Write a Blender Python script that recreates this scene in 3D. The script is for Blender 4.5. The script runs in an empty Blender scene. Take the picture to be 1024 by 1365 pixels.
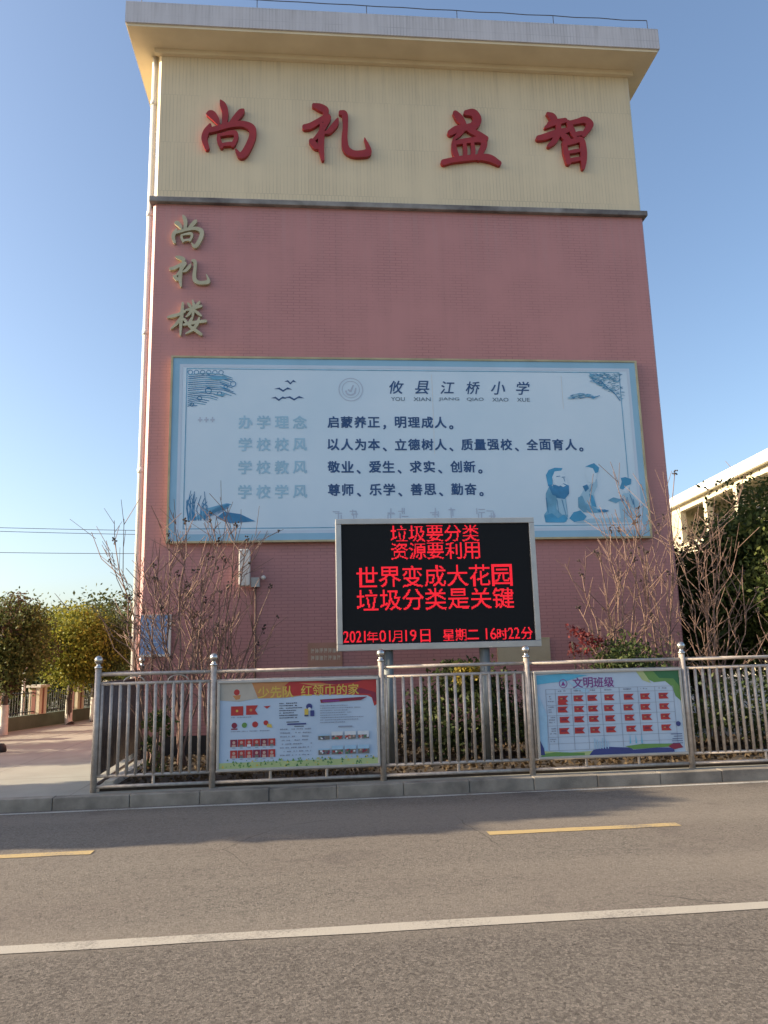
import bpy, math, random
import numpy as np
from mathutils import Vector, Matrix
R = math.radians
random.seed(7)
sc = bpy.context.scene
col = sc.collection

# ------------------------------------------------------------------ camera
cam = bpy.data.cameras.new('camera'); cam_o = bpy.data.objects.new('camera', cam); col.objects.link(cam_o)
cam.sensor_fit = 'HORIZONTAL'; cam.sensor_width = 36; cam.lens = 35.754
cam.clip_start = .1; cam.clip_end = 6000
cx = Vector((0.99560573, -0.09020163, -0.02515753)); cy = Vector((0.00773612, -0.18850666, 0.98204144)); cz = Vector((0.0933241, 0.97792071, 0.1869805))
mw = Matrix.Identity(4)
for i in range(3):
    mw[i][0] = cx[i]; mw[i][1] = cy[i]; mw[i][2] = -cz[i]
mw[0][3], mw[1][3], mw[2][3] = 2.7108, -12.265, 1.55
cam_o.matrix_world = mw
sc.camera = cam_o

# ------------------------------------------------------------------ light
SUN_EL = 22.0            # degrees above the horizon
SUN_AZ = 1.6             # degrees behind the plane of the end wall, coming from the left
w = bpy.data.worlds.new('World'); sc.world = w; w.use_nodes = True
nt = w.node_tree; nt.nodes.clear()
sky = nt.nodes.new('ShaderNodeTexSky'); sky.sky_type = 'NISHITA'; sky.sun_disc = False
sky.sun_elevation = R(SUN_EL); sky.sun_rotation = R(270 + SUN_AZ)
sky.altitude = 50; sky.air_density = 1.0; sky.dust_density = 2.5; sky.ozone_density = 1.8
bg = nt.nodes.new('ShaderNodeBackground'); bg.inputs['Strength'].default_value = .12
ow = nt.nodes.new('ShaderNodeOutputWorld')
nt.links.new(sky.outputs[0], bg.inputs[0]); nt.links.new(bg.outputs[0], ow.inputs[0])
sl = bpy.data.lights.new('sun', 'SUN'); sl.energy = 5.0; sl.angle = R(.5); sl.color = (1, .835, .60)
so = bpy.data.objects.new('sun', sl); col.objects.link(so)
e, a = R(SUN_EL), R(SUN_AZ)
to_sun = Vector((-math.cos(e) * math.cos(a), math.cos(e) * math.sin(a), math.sin(e)))
so.rotation_euler = (-to_sun).to_track_quat('-Z', 'Y').to_euler(); so.location = (-20, 0, 30)
sc.view_settings.view_transform = 'Standard'; sc.view_settings.look = 'None'
sc.view_settings.gamma = 1; sc.view_settings.exposure = 1.17

# ------------------------------------------------------------------ materials
def srgb(r, g, b):
    f = lambda c: (c / 255 / 12.92) if c / 255 <= .04045 else ((c / 255 + .055) / 1.055) ** 2.4
    return (f(r), f(g), f(b))
def node(t, ty, **kw):
    n = t.nodes.new(ty)
    for k, v in kw.items():
        if k in n.inputs: n.inputs[k].default_value = v
        else: setattr(n, k, v)
    return n
def base_mat(name):
    m = bpy.data.materials.new(name); m.use_nodes = True
    return m, m.node_tree, m.node_tree.nodes['Principled BSDF']
def mix(t, fac, a, b, blend='MIX'):
    n = t.nodes.new('ShaderNodeMix'); n.data_type = 'RGBA'; n.blend_type = blend
    for s, v in ((n.inputs[0], fac), (n.inputs[6], a), (n.inputs[7], b)):
        if hasattr(v, 'links'): t.links.new(v, s)
        elif isinstance(v, (int, float)): s.default_value = v
        else: s.default_value = (*v[:3], 1)
    return n.outputs[2]
def coord(t): return t.nodes.new('ShaderNodeTexCoord').outputs['Object']
def noise(t, scale, detail=4, rough=.55, vec=None, dist=0):
    n = node(t, 'ShaderNodeTexNoise'); n.inputs['Scale'].default_value = scale
    n.inputs['Detail'].default_value = detail; n.inputs['Roughness'].default_value = rough; n.inputs['Distortion'].default_value = dist
    t.links.new(vec if vec is not None else coord(t), n.inputs['Vector'])
    return n.outputs['Fac']
def ramp(t, val, lo, hi):
    n = t.nodes.new('ShaderNodeMapRange'); n.inputs[1].default_value = lo; n.inputs[2].default_value = hi
    t.links.new(val, n.inputs[0]); return n.outputs[0]
def bump(t, p, val, strength=.3, dist=.01):
    n = node(t, 'ShaderNodeBump'); n.inputs['Strength'].default_value = strength; n.inputs['Distance'].default_value = dist
    t.links.new(val, n.inputs['Height']); t.links.new(n.outputs[0], p.inputs['Normal'])
def M(name, c, rough=.6, metal=0, var=.25, scale=4, c2=None, bmp=0, bscale=60, spec=None):
    """plain surface with soft colour variation"""
    m, t, p = base_mat(name)
    c2 = c2 or tuple(x * (1 - var) for x in c)
    f = ramp(t, noise(t, scale), .35, .68)
    t.links.new(mix(t, f, c, c2), p.inputs['Base Color'])
    p.inputs['Roughness'].default_value = rough; p.inputs['Metallic'].default_value = metal
    if spec is not None: p.inputs['Specular IOR Level'].default_value = spec
    if bmp: bump(t, p, noise(t, bscale), bmp)
    return m
G0 = .13
def wall_mat(name, c, mortar, bw, bh, streak=.12, dirt=(.2, .18, .17), fade=.6, offs=.0, runs=None):
    """small glazed mosaic tiles on a wall facing -Y: tiles laid over X and Z, weathered"""
    m, t, p = base_mat(name)
    co = coord(t); sp = t.nodes.new('ShaderNodeSeparateXYZ'); t.links.new(co, sp.inputs[0])
    cb = t.nodes.new('ShaderNodeCombineXYZ')
    ad = node(t, 'ShaderNodeMath', operation='ADD'); t.links.new(sp.outputs[0], ad.inputs[0]); t.links.new(sp.outputs[1], ad.inputs[1])
    t.links.new(ad.outputs[0], cb.inputs[0]); t.links.new(sp.outputs[2], cb.inputs[1])
    br = node(t, 'ShaderNodeTexBrick'); br.offset = offs
    br.inputs['Scale'].default_value = 1; br.inputs['Brick Width'].default_value = bw; br.inputs['Row Height'].default_value = bh
    br.inputs['Mortar Size'].default_value = .006; br.inputs['Mortar Smooth'].default_value = .3
    br.inputs['Color1'].default_value = (*c, 1); br.inputs['Color2'].default_value = (*[x * .93 for x in c], 1)
    br.inputs['Mortar'].default_value = (*mortar, 1)
    t.links.new(cb.outputs[0], br.inputs['Vector'])
    # grout only shows in irregular patches
    patch = ramp(t, noise(t, .9, 5, .6), .38, .62)
    low = ramp(t, sp.outputs[2], 4.2 - G0, 2.4 - G0)      # grout has opened up on the lowest storey
    mx = node(t, 'ShaderNodeMath', operation='MAXIMUM'); t.links.new(patch, mx.inputs[0]); t.links.new(low, mx.inputs[1])
    pm = node(t, 'ShaderNodeMath', operation='MULTIPLY'); pm.inputs[1].default_value = fade; t.links.new(mx.outputs[0], pm.inputs[0])
    colr = mix(t, pm.outputs[0], c, br.outputs['Color'])
    # rain streaks
    mp = t.nodes.new('ShaderNodeMapping'); mp.inputs['Scale'].default_value = (3.2, 3.2, .12); t.links.new(co, mp.inputs[0])
    st = ramp(t, noise(t, 1.6, 6, .65, mp.outputs[0]), .45, .8)
    sm = node(t, 'ShaderNodeMath', operation='MULTIPLY'); sm.inputs[1].default_value = streak; t.links.new(st, sm.inputs[0])
    colr = mix(t, sm.outputs[0], colr, dirt)
    if runs:      # rain runs hanging below a ledge or slab at height runs[0]
        h = ramp(t, sp.outputs[2], runs[0] - runs[1] - G0, runs[0] - G0)
        mp2 = t.nodes.new('ShaderNodeMapping'); mp2.inputs['Scale'].default_value = (7, 7, .25); t.links.new(co, mp2.inputs[0])
        rn = ramp(t, noise(t, 1.3, 5, .7, mp2.outputs[0]), .5, .72)
        rm = node(t, 'ShaderNodeMath', operation='MULTIPLY'); t.links.new(h, rm.inputs[0]); t.links.new(rn, rm.inputs[1])
        rm2 = node(t, 'ShaderNodeMath', operation='MULTIPLY'); rm2.inputs[1].default_value = runs[2]; t.links.new(rm.outputs[0], rm2.inputs[0])
        colr = mix(t, rm2.outputs[0], colr, runs[3])
    bl = ramp(t, noise(t, .45, 4), .3, .7)
    bm = node(t, 'ShaderNodeMath', operation='MULTIPLY'); bm.inputs[1].default_value = .14; t.links.new(bl, bm.inputs[0])
    colr = mix(t, bm.outputs[0], colr, tuple(x * .6 for x in c))
    t.links.new(colr, p.inputs['Base Color']); p.inputs['Roughness'].default_value = .55
    bump(t, p, br.outputs['Fac'], -.25, .004)
    return m
def leaf_mat(name, cols, trans=.3, rough=.6):
    m, t, p = base_mat(name)
    g = t.nodes.new('ShaderNodeNewGeometry')
    cr = t.nodes.new('ShaderNodeValToRGB'); el = cr.color_ramp.elements
    while len(el) < len(cols): el.new(.5)
    for i, c in enumerate(cols):
        el[i].position = i / (len(cols) - 1); el[i].color = (*c, 1)
    t.links.new(g.outputs['Random Per Island'], cr.inputs[0])
    big = ramp(t, noise(t, 1.3, 3), .35, .65)
    c = mix(t, big, cr.outputs[0], mix(t, .45, cr.outputs[0], cols[-1]))
    t.links.new(c, p.inputs['Base Color']); p.inputs['Roughness'].default_value = rough; p.inputs['Specular IOR Level'].default_value = .22
    tr = t.nodes.new('ShaderNodeBsdfTranslucent'); t.links.new(c, tr.inputs[0])
    ms = t.nodes.new('ShaderNodeMixShader'); ms.inputs[0].default_value = trans
    t.links.new(p.outputs[0], ms.inputs[1]); t.links.new(tr.outputs[0], ms.inputs[2])
    t.links.new(ms.outputs[0], t.nodes['Material Output'].inputs[0])
    return m
def emit_mat(name, c, s):
    m, t, p = base_mat(name)
    p.inputs['Base Color'].default_value = (.05, .005, .005, 1)
    p.inputs['Emission Color'].default_value = (*c, 1); p.inputs['Emission Strength'].default_value = s
    return m

def asphalt():
    m, t, p = base_mat('asphalt')
    co = coord(t)
    fine = noise(t, 62, 4, .8, co); mid = noise(t, 14, 5, .75, co); big = noise(t, .55, 4, .6, co)
    agg = node(t, 'ShaderNodeTexVoronoi'); agg.inputs['Scale'].default_value = 52; t.links.new(co, agg.inputs['Vector'])
    stone = mix(t, agg.outputs['Color'], (.085, .077, .068), (.36, .31, .265))
    c = mix(t, ramp(t, fine, .38, .60), (.04, .035, .03), stone)
    c = mix(t, ramp(t, mid, .30, .75), c, (.20, .175, .15))
    c2 = mix(t, ramp(t, big, .38, .66), c, (.17, .14, .12), 'MIX')
    f = node(t, 'ShaderNodeMix', data_type='RGBA'); f.inputs[0].default_value = .35
    t.links.new(c, f.inputs[6]); t.links.new(c2, f.inputs[7])
    # tyre-polished dusty patches and a few oil spots
    mp = t.nodes.new('ShaderNodeMapping'); mp.inputs['Scale'].default_value = (.12, 1.0, 1); t.links.new(co, mp.inputs[0])
    band = ramp(t, noise(t, .9, 3, .5, mp.outputs[0]), .42, .62)
    bm = node(t, 'ShaderNodeMath', operation='MULTIPLY'); bm.inputs[1].default_value = .28; t.links.new(band, bm.inputs[0])
    c3 = mix(t, bm.outputs[0], f.outputs[2], (.275, .24, .20))
    oil = ramp(t, noise(t, 1.1, 5, .6, co), .60, .72)
    om = node(t, 'ShaderNodeMath', operation='MULTIPLY'); om.inputs[1].default_value = .4; t.links.new(oil, om.inputs[0])
    c3 = mix(t, om.outputs[0], c3, (.06, .052, .055))
    sp = t.nodes.new('ShaderNodeSeparateXYZ'); t.links.new(co, sp.inputs[0])     # coarser surface beyond the white line, colour darkened to stand in for less sheen
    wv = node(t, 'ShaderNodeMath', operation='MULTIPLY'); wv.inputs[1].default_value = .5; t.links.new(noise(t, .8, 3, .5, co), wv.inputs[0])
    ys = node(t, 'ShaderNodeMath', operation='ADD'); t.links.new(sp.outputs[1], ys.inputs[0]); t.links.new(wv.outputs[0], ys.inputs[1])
    near_dim = ramp(t, ys.outputs[0], -7.15, -7.45); coarse = ramp(t, noise(t, 66, 5, .9, co), .37, .62)
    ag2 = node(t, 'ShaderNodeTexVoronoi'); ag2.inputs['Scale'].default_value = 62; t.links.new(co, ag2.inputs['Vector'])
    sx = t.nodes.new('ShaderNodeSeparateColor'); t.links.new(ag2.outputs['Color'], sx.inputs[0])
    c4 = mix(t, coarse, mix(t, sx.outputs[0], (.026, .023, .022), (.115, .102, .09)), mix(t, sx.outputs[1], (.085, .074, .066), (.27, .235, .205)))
    om2 = node(t, 'ShaderNodeMath', operation='MULTIPLY'); om2.inputs[1].default_value = .8; t.links.new(near_dim, om2.inputs[0])
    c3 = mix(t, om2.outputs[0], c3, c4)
    crk = node(t, 'ShaderNodeTexVoronoi', feature='DISTANCE_TO_EDGE'); crk.inputs['Scale'].default_value = .42
    wob = node(t, 'ShaderNodeMix', data_type='VECTOR'); wob.inputs[0].default_value = .16; t.links.new(co, wob.inputs[4])
    nz = node(t, 'ShaderNodeTexNoise'); nz.inputs['Scale'].default_value = 2.2; nz.inputs['Detail'].default_value = 5; t.links.new(co, nz.inputs['Vector']); t.links.new(nz.outputs['Color'], wob.inputs[5])
    t.links.new(wob.outputs[1], crk.inputs['Vector'])
    cl = ramp(t, crk.outputs['Distance'], .0035, .0); hide = ramp(t, noise(t, .5, 2, .5, co), .5, .6)
    cm_ = node(t, 'ShaderNodeMath', operation='MULTIPLY'); t.links.new(cl, cm_.inputs[0]); t.links.new(hide, cm_.inputs[1])
    cm2 = node(t, 'ShaderNodeMath', operation='MULTIPLY'); cm2.inputs[1].default_value = .5; t.links.new(cm_.outputs[0], cm2.inputs[0])
    c3 = mix(t, cm2.outputs[0], c3, (.03, .027, .025))
    t.links.new(c3, p.inputs['Base Color']); p.inputs['Roughness'].default_value = .9; p.inputs['Specular IOR Level'].default_value = .12
    bump(t, p, fine, .7, .010)
    return m
def paint(name, c, wear=.5):
    m, t, p = base_mat(name)
    co = coord(t)
    n1 = noise(t, 55, 4, .75, co); n2 = noise(t, 2.2, 4, .6, co)
    ad = node(t, 'ShaderNodeMath', operation='ADD'); t.links.new(n1, ad.inputs[0]); t.links.new(n2, ad.inputs[1])
    f = ramp(t, ad.outputs[0], 1.0 + (.5 - wear) * .5, 1.28 + (.5 - wear) * .5)
    t.links.new(mix(t, f, c, (.16, .145, .13)), p.inputs['Base Color']); p.inputs['Roughness'].default_value = .75
    bump(t, p, n1, .5, .006)
    return m
def paving():
    m, t, p = base_mat('concrete_paving')
    co = coord(t)
    br = node(t, 'ShaderNodeTexBrick'); br.offset = .0
    br.inputs['Scale'].default_value = 1; br.inputs['Brick Width'].default_value = 1.6; br.inputs['Row Height'].default_value = 1.6
    br.inputs['Mortar Size'].default_value = .012
    br.inputs['Color1'].default_value = (.335, .325, .28, 1); br.inputs['Color2'].default_value = (.31, .30, .255, 1); br.inputs['Mortar'].default_value = (.2, .18, .155, 1)
    t.links.new(co, br.inputs['Vector'])
    c = mix(t, ramp(t, noise(t, 1.2, 6, .65), .35, .7), br.outputs[0], (.255, .242, .205))
    t.links.new(c, p.inputs['Base Color']); p.inputs['Roughness'].default_value = .8
    bump(t, p, noise(t, 60, 3), .25, .006)
    return m

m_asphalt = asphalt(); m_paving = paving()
m_white_paint = paint('white_road_paint', (.37, .335, .285), .45)
m_yellow_paint = paint('yellow_road_paint', (.43, .31, .14), .5)
m_thin_paint = paint('edge_road_paint', (.46, .44, .41), .55)
m_kerb = M('kerb_concrete', (.30, .265, .22), .85, c2=(.15, .13, .11), scale=3.5, bmp=.9, bscale=70)
m_soil = M('garden_soil', (.06, .045, .035), .95, c2=(.035, .026, .02), scale=9, bmp=1, bscale=25)
m_earth = M('earth', (.11, .10, .07), .95, scale=.3, c2=(.07, .075, .045))
m_cream = wall_mat('cream_tile', (.72, .60, .40), (.50, .42, .28), .062, .95, .16, (.3, .25, .18), .85, .5, (12.4, 1.1, .45, (.30, .24, .16)))
m_pink = wall_mat('pink_tile', (.50, .232, .218), (.27, .12, .115), .21, .052, .18, (.24, .13, .125), .65, .5, (9.36, 1.3, .4, (.42, .30, .28)))
m_plinth = M('dark_plinth', (.022, .02, .022), .5, scale=3)
m_fascia = wall_mat('fascia_tile', (.60, .58, .60), (.36, .35, .37), .058, .24, .3, (.22, .2, .2), .9, 0, (12.9, .5, .5, (.2, .18, .17)))
m_soffit = M('soffit_paint', (.78, .67, .47), .8, c2=(.68, .57, .39), scale=1.2)
m_ledge = M('ledge_concrete', (.30, .285, .27), .85, c2=(.11, .10, .10), scale=2.3, bmp=.4)
m_roof = M('roof_screed', (.3, .29, .28), .9)
m_pvc = M('pvc_white', (.72, .68, .62), .45, var=.1, scale=2)
m_red = M('red_letter_paint', (.36, .026, .026), .5, c2=(.27, .018, .02), scale=3)
m_gold = M('gold_letter', (.52, .47, .31), .42, .2, c2=(.44, .39, .24), scale=6)
m_steel = M('dull_steel', (.52, .45, .39), .45, .28, c2=(.37, .31, .265), scale=18)
m_steel2 = M('dark_steel', (.13, .10, .09), .5, .3, c2=(.085, .065, .06), scale=14)
m_ball = M('polished_steel', (.55, .52, .48), .26, .9, var=.05)
m_alu = M('brushed_aluminium', (.52, .5, .47), .38, .55, c2=(.44, .42, .4), scale=5)
m_grey_post = M('grey_painted_steel', (.2, .215, .21), .5, .3, scale=6)
m_gold_edge = M('brass_trim', (.5, .42, .25), .45, .3)
m_bark = M('bare_bark', (.24, .155, .12), .85, c2=(.15, .085, .065), scale=7)
m_bark2 = M('grey_bark', (.10, .08, .065), .9, c2=(.06, .048, .04), scale=9, bmp=.5)
m_lime = M('limewash', (.66, .62, .55), .85, c2=(.5, .45, .38), scale=6)
m_seed = M('seed_heads', (.06, .042, .035), .9)
m_cream_stucco = M('cream_render', (.60, .54, .39), .8, c2=(.54, .45, .31), scale=2)
m_white_eave = M('white_eave', (.80, .77, .72), .6, var=.06)
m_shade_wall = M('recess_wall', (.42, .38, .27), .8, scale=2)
m_glass = M('dark_glass', (.03, .035, .04), .08, var=.1)
m_black = M('black_rubber', (.015, .015, .016), .6)
m_green_base = M('green_wall_base', (.09, .12, .08), .8, c2=(.06, .085, .055), scale=3)
m_brown_stripe = M('brick_red_stripe', (.25, .10, .075), .8)
m_iron = M('dark_iron', (.03, .028, .028), .5, .5)
m_carpaint = M('silver_car_paint', (.55, .56, .58), .25, .3, var=.05)
m_tail = M('tail_lamp', (.4, .02, .02), .25)
m_wire = M('cable', (.06, .06, .07), .7)

# ------------------------------------------------------------------ mesh helpers
class MB:
    def __init__(s): s.v = []; s.f = []; s.mi = []; s.sm = []; s.cur = 0; s.smooth = False
    def add(s, vs, fs):
        o = len(s.v); s.v += [tuple(v) for v in vs]
        for f in fs: s.f.append([i + o for i in f]); s.mi.append(s.cur); s.sm.append(s.smooth)
        return s
    def box(s, x0, x1, y0, y1, z0, z1):
        vs = [(x, y, z) for x in (x0, x1) for y in (y0, y1) for z in (z0, z1)]
        return s.add(vs, [(0, 1, 3, 2), (4, 6, 7, 5), (0, 4, 5, 1), (2, 3, 7, 6), (0, 2, 6, 4), (1, 5, 7, 3)])
    def obox(s, c, ax, ay, hx, hy, z0, z1):
        """box turned in plan: centre c, unit axes ax, ay, half sizes"""
        vs = []
        for i in (-1, 1):
            for j in (-1, 1):
                for z in (z0, z1): vs.append((c[0] + ax[0] * hx * i + ay[0] * hy * j, c[1] + ax[1] * hx * i + ay[1] * hy * j, z))
        return s.add(vs, [(0, 1, 3, 2), (4, 6, 7, 5), (0, 4, 5, 1), (2, 3, 7, 6), (0, 2, 6, 4), (1, 5, 7, 3)])
    def tube(s, pts, rad, n=6, cap=True):
        pts = [Vector(p) for p in pts]; k = len(pts)
        if not hasattr(rad, '__len__'): rad = [rad] * k
        ref = Vector((0, 0, 1)); vs = []
        d0 = (pts[-1] - pts[0])
        if abs(d0.normalized().z) > .9: ref = Vector((1, 0, 0))
        for i, p in enumerate(pts):
            d = (pts[min(i + 1, k - 1)] - pts[max(i - 1, 0)]).normalized()
            u = d.cross(ref).normalized(); v = u.cross(d)
            for j in range(n):
                t = 2 * math.pi * (j + .5) / n
                vs.append(p + (u * math.cos(t) + v * math.sin(t)) * rad[i])
        fs = [(i * n + j, i * n + (j + 1) % n, (i + 1) * n + (j + 1) % n, (i + 1) * n + j) for i in range(k - 1) for j in range(n)]
        if cap: fs += [tuple(range(n))[::-1], tuple(range((k - 1) * n, k * n))]
        return s.add(vs, fs)
    def lathe(s, c, prof, n=12):
        vs = []; k = len(prof)
        for r, z in prof:
            for j in range(n):
                t = 2 * math.pi * j / n; vs.append((c[0] + r * math.cos(t), c[1] + r * math.sin(t), c[2] + z))
        fs = [(i * n + j, i * n + (j + 1) % n, (i + 1) * n + (j + 1) % n, (i + 1) * n + j) for i in range(k - 1) for j in range(n)]
        fs += [tuple(range(n))[::-1], tuple(range((k - 1) * n, k * n))]
        return s.add(vs, fs)
    def prism(s, poly, y0, y1):
        """outline in X,Z pulled from y0 (front) to y1"""
        n = len(poly); vs = [(x, y0, z) for x, z in poly] + [(x, y1, z) for x, z in poly]
        return s.add(vs, [tuple(range(n)), tuple(range(n, 2 * n))[::-1]] + [(i, i + n, (i + 1) % n + n, (i + 1) % n) for i in range(n)])
    def flat(s, poly, y):
        return s.add([(x, y, z) for x, z in poly], [tuple(range(len(poly)))])
    def rect(s, x0, x1, z0, z1, y): return s.flat([(x0, z0), (x1, z0), (x1, z1), (x0, z1)], y)
    def disc(s, x, z, rx, rz, y, n=16, a0=0, a1=360):
        return s.flat([(x + rx * math.cos(R(a0 + (a1 - a0) * i / n)), z + rz * math.sin(R(a0 + (a1 - a0) * i / n))) for i in range(n if a1 - a0 >= 360 else n + 1)], y)
    def ring(s, x, z, r, wd, y, n=28):
        vs = []
        for i in range(n):
            t = 2 * math.pi * i / n
            vs += [(x + r * math.cos(t), y, z + r * math.sin(t)), (x + (r - wd) * math.cos(t), y, z + (r - wd) * math.sin(t))]
        return s.add(vs, [(2 * i, (2 * i + 2) % (2 * n), (2 * i + 3) % (2 * n), 2 * i + 1) for i in range(n)])
    def line(s, pts, wd, y):
        """flat inked line through points in X,Z, with some change of width"""
        for (x0, z0), (x1, z1) in zip(pts[:-1], pts[1:]):
            dx, dz = x1 - x0, z1 - z0; L = math.hypot(dx, dz) or 1e-6; px, pz = -dz / L * wd / 2, dx / L * wd / 2
            s.flat([(x0 - px, z0 - pz), (x1 - px * .7, z1 - pz * .7), (x1 + px * .7, z1 + pz * .7), (x0 + px, z0 + pz)], y)
            y -= .00004
        return s
def wpos(o):
    p = Vector((0, 0, 0))
    while o is not None: p += o.location; o = o.parent
    return p
def obj(name, mb, mats, parent=None, loc=None, fixn=True):
    """links the collected mesh (written in world coordinates) as ONE object"""
    me = bpy.data.meshes.new(name)
    org = Vector(loc) if loc is not None else (wpos(parent) if parent is not None else Vector((0, 0, 0)))
    me.from_pydata([(v[0] - org.x, v[1] - org.y, v[2] - org.z) for v in mb.v], [], mb.f)
    if not isinstance(mats, (list, tuple)): mats = [mats]
    for m in mats: me.materials.append(m)
    me.polygons.foreach_set('material_index', mb.mi)
    me.polygons.foreach_set('use_smooth', mb.sm)
    me.update()
    o = bpy.data.objects.new(name, me); col.objects.link(o)
    if parent is not None: o.parent = parent
    elif loc is not None: o.location = loc
    return o
def bevel(o, wd, seg=2):
    b = o.modifiers.new('bevel', 'BEVEL'); b.width = wd; b.segments = seg; b.limit_method = 'ANGLE'; return o
def tag(o, label=None, cat=None, group=None, kind=None):
    if label: o['label'] = label
    if cat: o['category'] = cat
    if group: o['group'] = group
    if kind: o['kind'] = kind
    return o
def thing(name, loc, label, cat, group=None):
    o = bpy.data.objects.new(name, None); col.objects.link(o); o.location = loc; o.empty_display_size = .2
    return tag(o, label, cat, group)
def struct(name, mb, m): return tag(obj(name, mb, m), kind='structure')

def leaf_cloud(name, pts, size, m, parent, rng, aspect=.5, up=0.):
    """thousands of leaf-sized faces at the given points"""
    n = len(pts); org = np.array(wpos(parent)) if parent is not None else np.zeros(3)
    d = rng.normal(size=(n, 3)); d[:, 2] += up; d /= np.linalg.norm(d, axis=1)[:, None]
    q = rng.normal(size=(n, 3)); q -= (q * d).sum(1)[:, None] * d; q /= np.linalg.norm(q, axis=1)[:, None]
    nr = np.cross(d, q)
    L = size * rng.uniform(.6, 1.35, n)[:, None]; W = L * aspect
    c = pts - org
    v = np.stack([c - d * L, c + q * W - nr * L * .15, c + d * L, c - q * W - nr * L * .15], 1).reshape(-1, 3)
    me = bpy.data.meshes.new(name)
    me.vertices.add(4 * n); me.vertices.foreach_set('co', v.astype(np.float32).ravel())
    me.loops.add(4 * n); me.loops.foreach_set('vertex_index', np.arange(4 * n, dtype=np.int32))
    me.polygons.add(n); me.polygons.foreach_set('loop_start', np.arange(0, 4 * n, 4, dtype=np.int32))
    me.polygons.foreach_set('loop_total', np.full(n, 4, np.int32))
    me.materials.append(m); me.update(calc_edges=True); me.validate()
    o = bpy.data.objects.new(name, me); col.objects.link(o)
    if parent is not None: o.parent = parent
    return o
def crown_points(rng, c, r, n, clumps, spread=.3, cone=0., shell=.55):
    """clumps spread through an uneven ellipsoid; cone > 0 narrows it towards the top"""
    d = rng.normal(size=(clumps, 3)); d /= np.linalg.norm(d, axis=1)[:, None]
    rad = (shell + (1 - shell) * rng.random(clumps)) ** .6 * rng.uniform(.72, 1.06, clumps)
    k = d * rad[:, None]
    if cone: k[:, :2] *= np.clip(1 - cone * (k[:, 2] + 1) / 2, .05, 1)[:, None] * 1.15
    cc = np.array(c) + k * np.array(r)
    sel = rng.integers(0, clumps, n); sc_ = rng.uniform(.55, 1.3, clumps)
    off = np.clip(rng.normal(size=(n, 3)), -1.75, 1.75) * np.array([1, 1, .75])
    return cc[sel] + off * (spread * min(r) * sc_[sel])[:, None]

# text ----------------------------------------------------------------
def text_geo(body, bold=0., space=1., shear=0.):
    c = bpy.data.curves.new('lettering', 'FONT'); c.body = body; c.size = 1; c.offset = bold
    c.space_character = space; c.shear = shear; c.resolution_u = 4
    o = bpy.data.objects.new('lettering', c); col.objects.link(o)
    dg = bpy.context.evaluated_depsgraph_get(); ev = o.evaluated_get(dg); me = ev.to_mesh()
    v = np.array([tuple(p.co)[:2] for p in me.vertices]); f = [tuple(p.vertices) for p in me.polygons]
    ev.to_mesh_clear(); bpy.data.objects.remove(o); bpy.data.curves.remove(c)
    return v, f
def ink_glyph(mb, pts, f, y, d):
    """one glyph; a bold one is laid down four times, a hair apart"""
    for k, (a, b) in enumerate(((0, 0),) if d <= 0 else ((-d, -d), (d, -d), (d, d), (-d, d))):
        mb.add([(p[0] + a, y - k * .00025, p[1] + b) for p in pts], f)
def put_text(mb, body, x0, x1, z0, z1, y, bold=0., shear=0., space=1.):
    """the writing stretched to fill x0..x1, z0..z1 on a plane facing -Y"""
    v, f = text_geo(body, 0, space, shear)
    lo, hi = v.min(0), v.max(0)
    s = (v - lo) / np.maximum(hi - lo, 1e-6)
    ink_glyph(mb, [(x0 + a * (x1 - x0), z0 + b * (z1 - z0)) for a, b in s], f, y, bold * (z1 - z0))
def row_text(mb, body, x0, x1, z0, z1, y, bold=0., shear=0., fit=.93):
    """each character in a cell of equal width"""
    n = len(body); cw = (x1 - x0) / n
    for i, ch in enumerate(body):
        if ch in ' ': continue
        v, f = text_geo(ch, 0, 1, shear)
        lo, hi = v.min(0), v.max(0); c = (lo + hi) / 2
        hgt = z1 - z0
        if ch in '、，。,':
            sc_ = hgt * .9; ox, oz = x0 + (i + .3) * cw, z0 + hgt * .12
        else:
            sc_ = min(cw * fit, hgt * 1.05) / max(hi - lo); ox, oz = x0 + (i + .5) * cw, (z0 + z1) / 2
        ink_glyph(mb, [(ox + (a - c[0]) * sc_, oz + (b - c[1]) * sc_) for a, b in v], f, y, bold * hgt)
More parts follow.
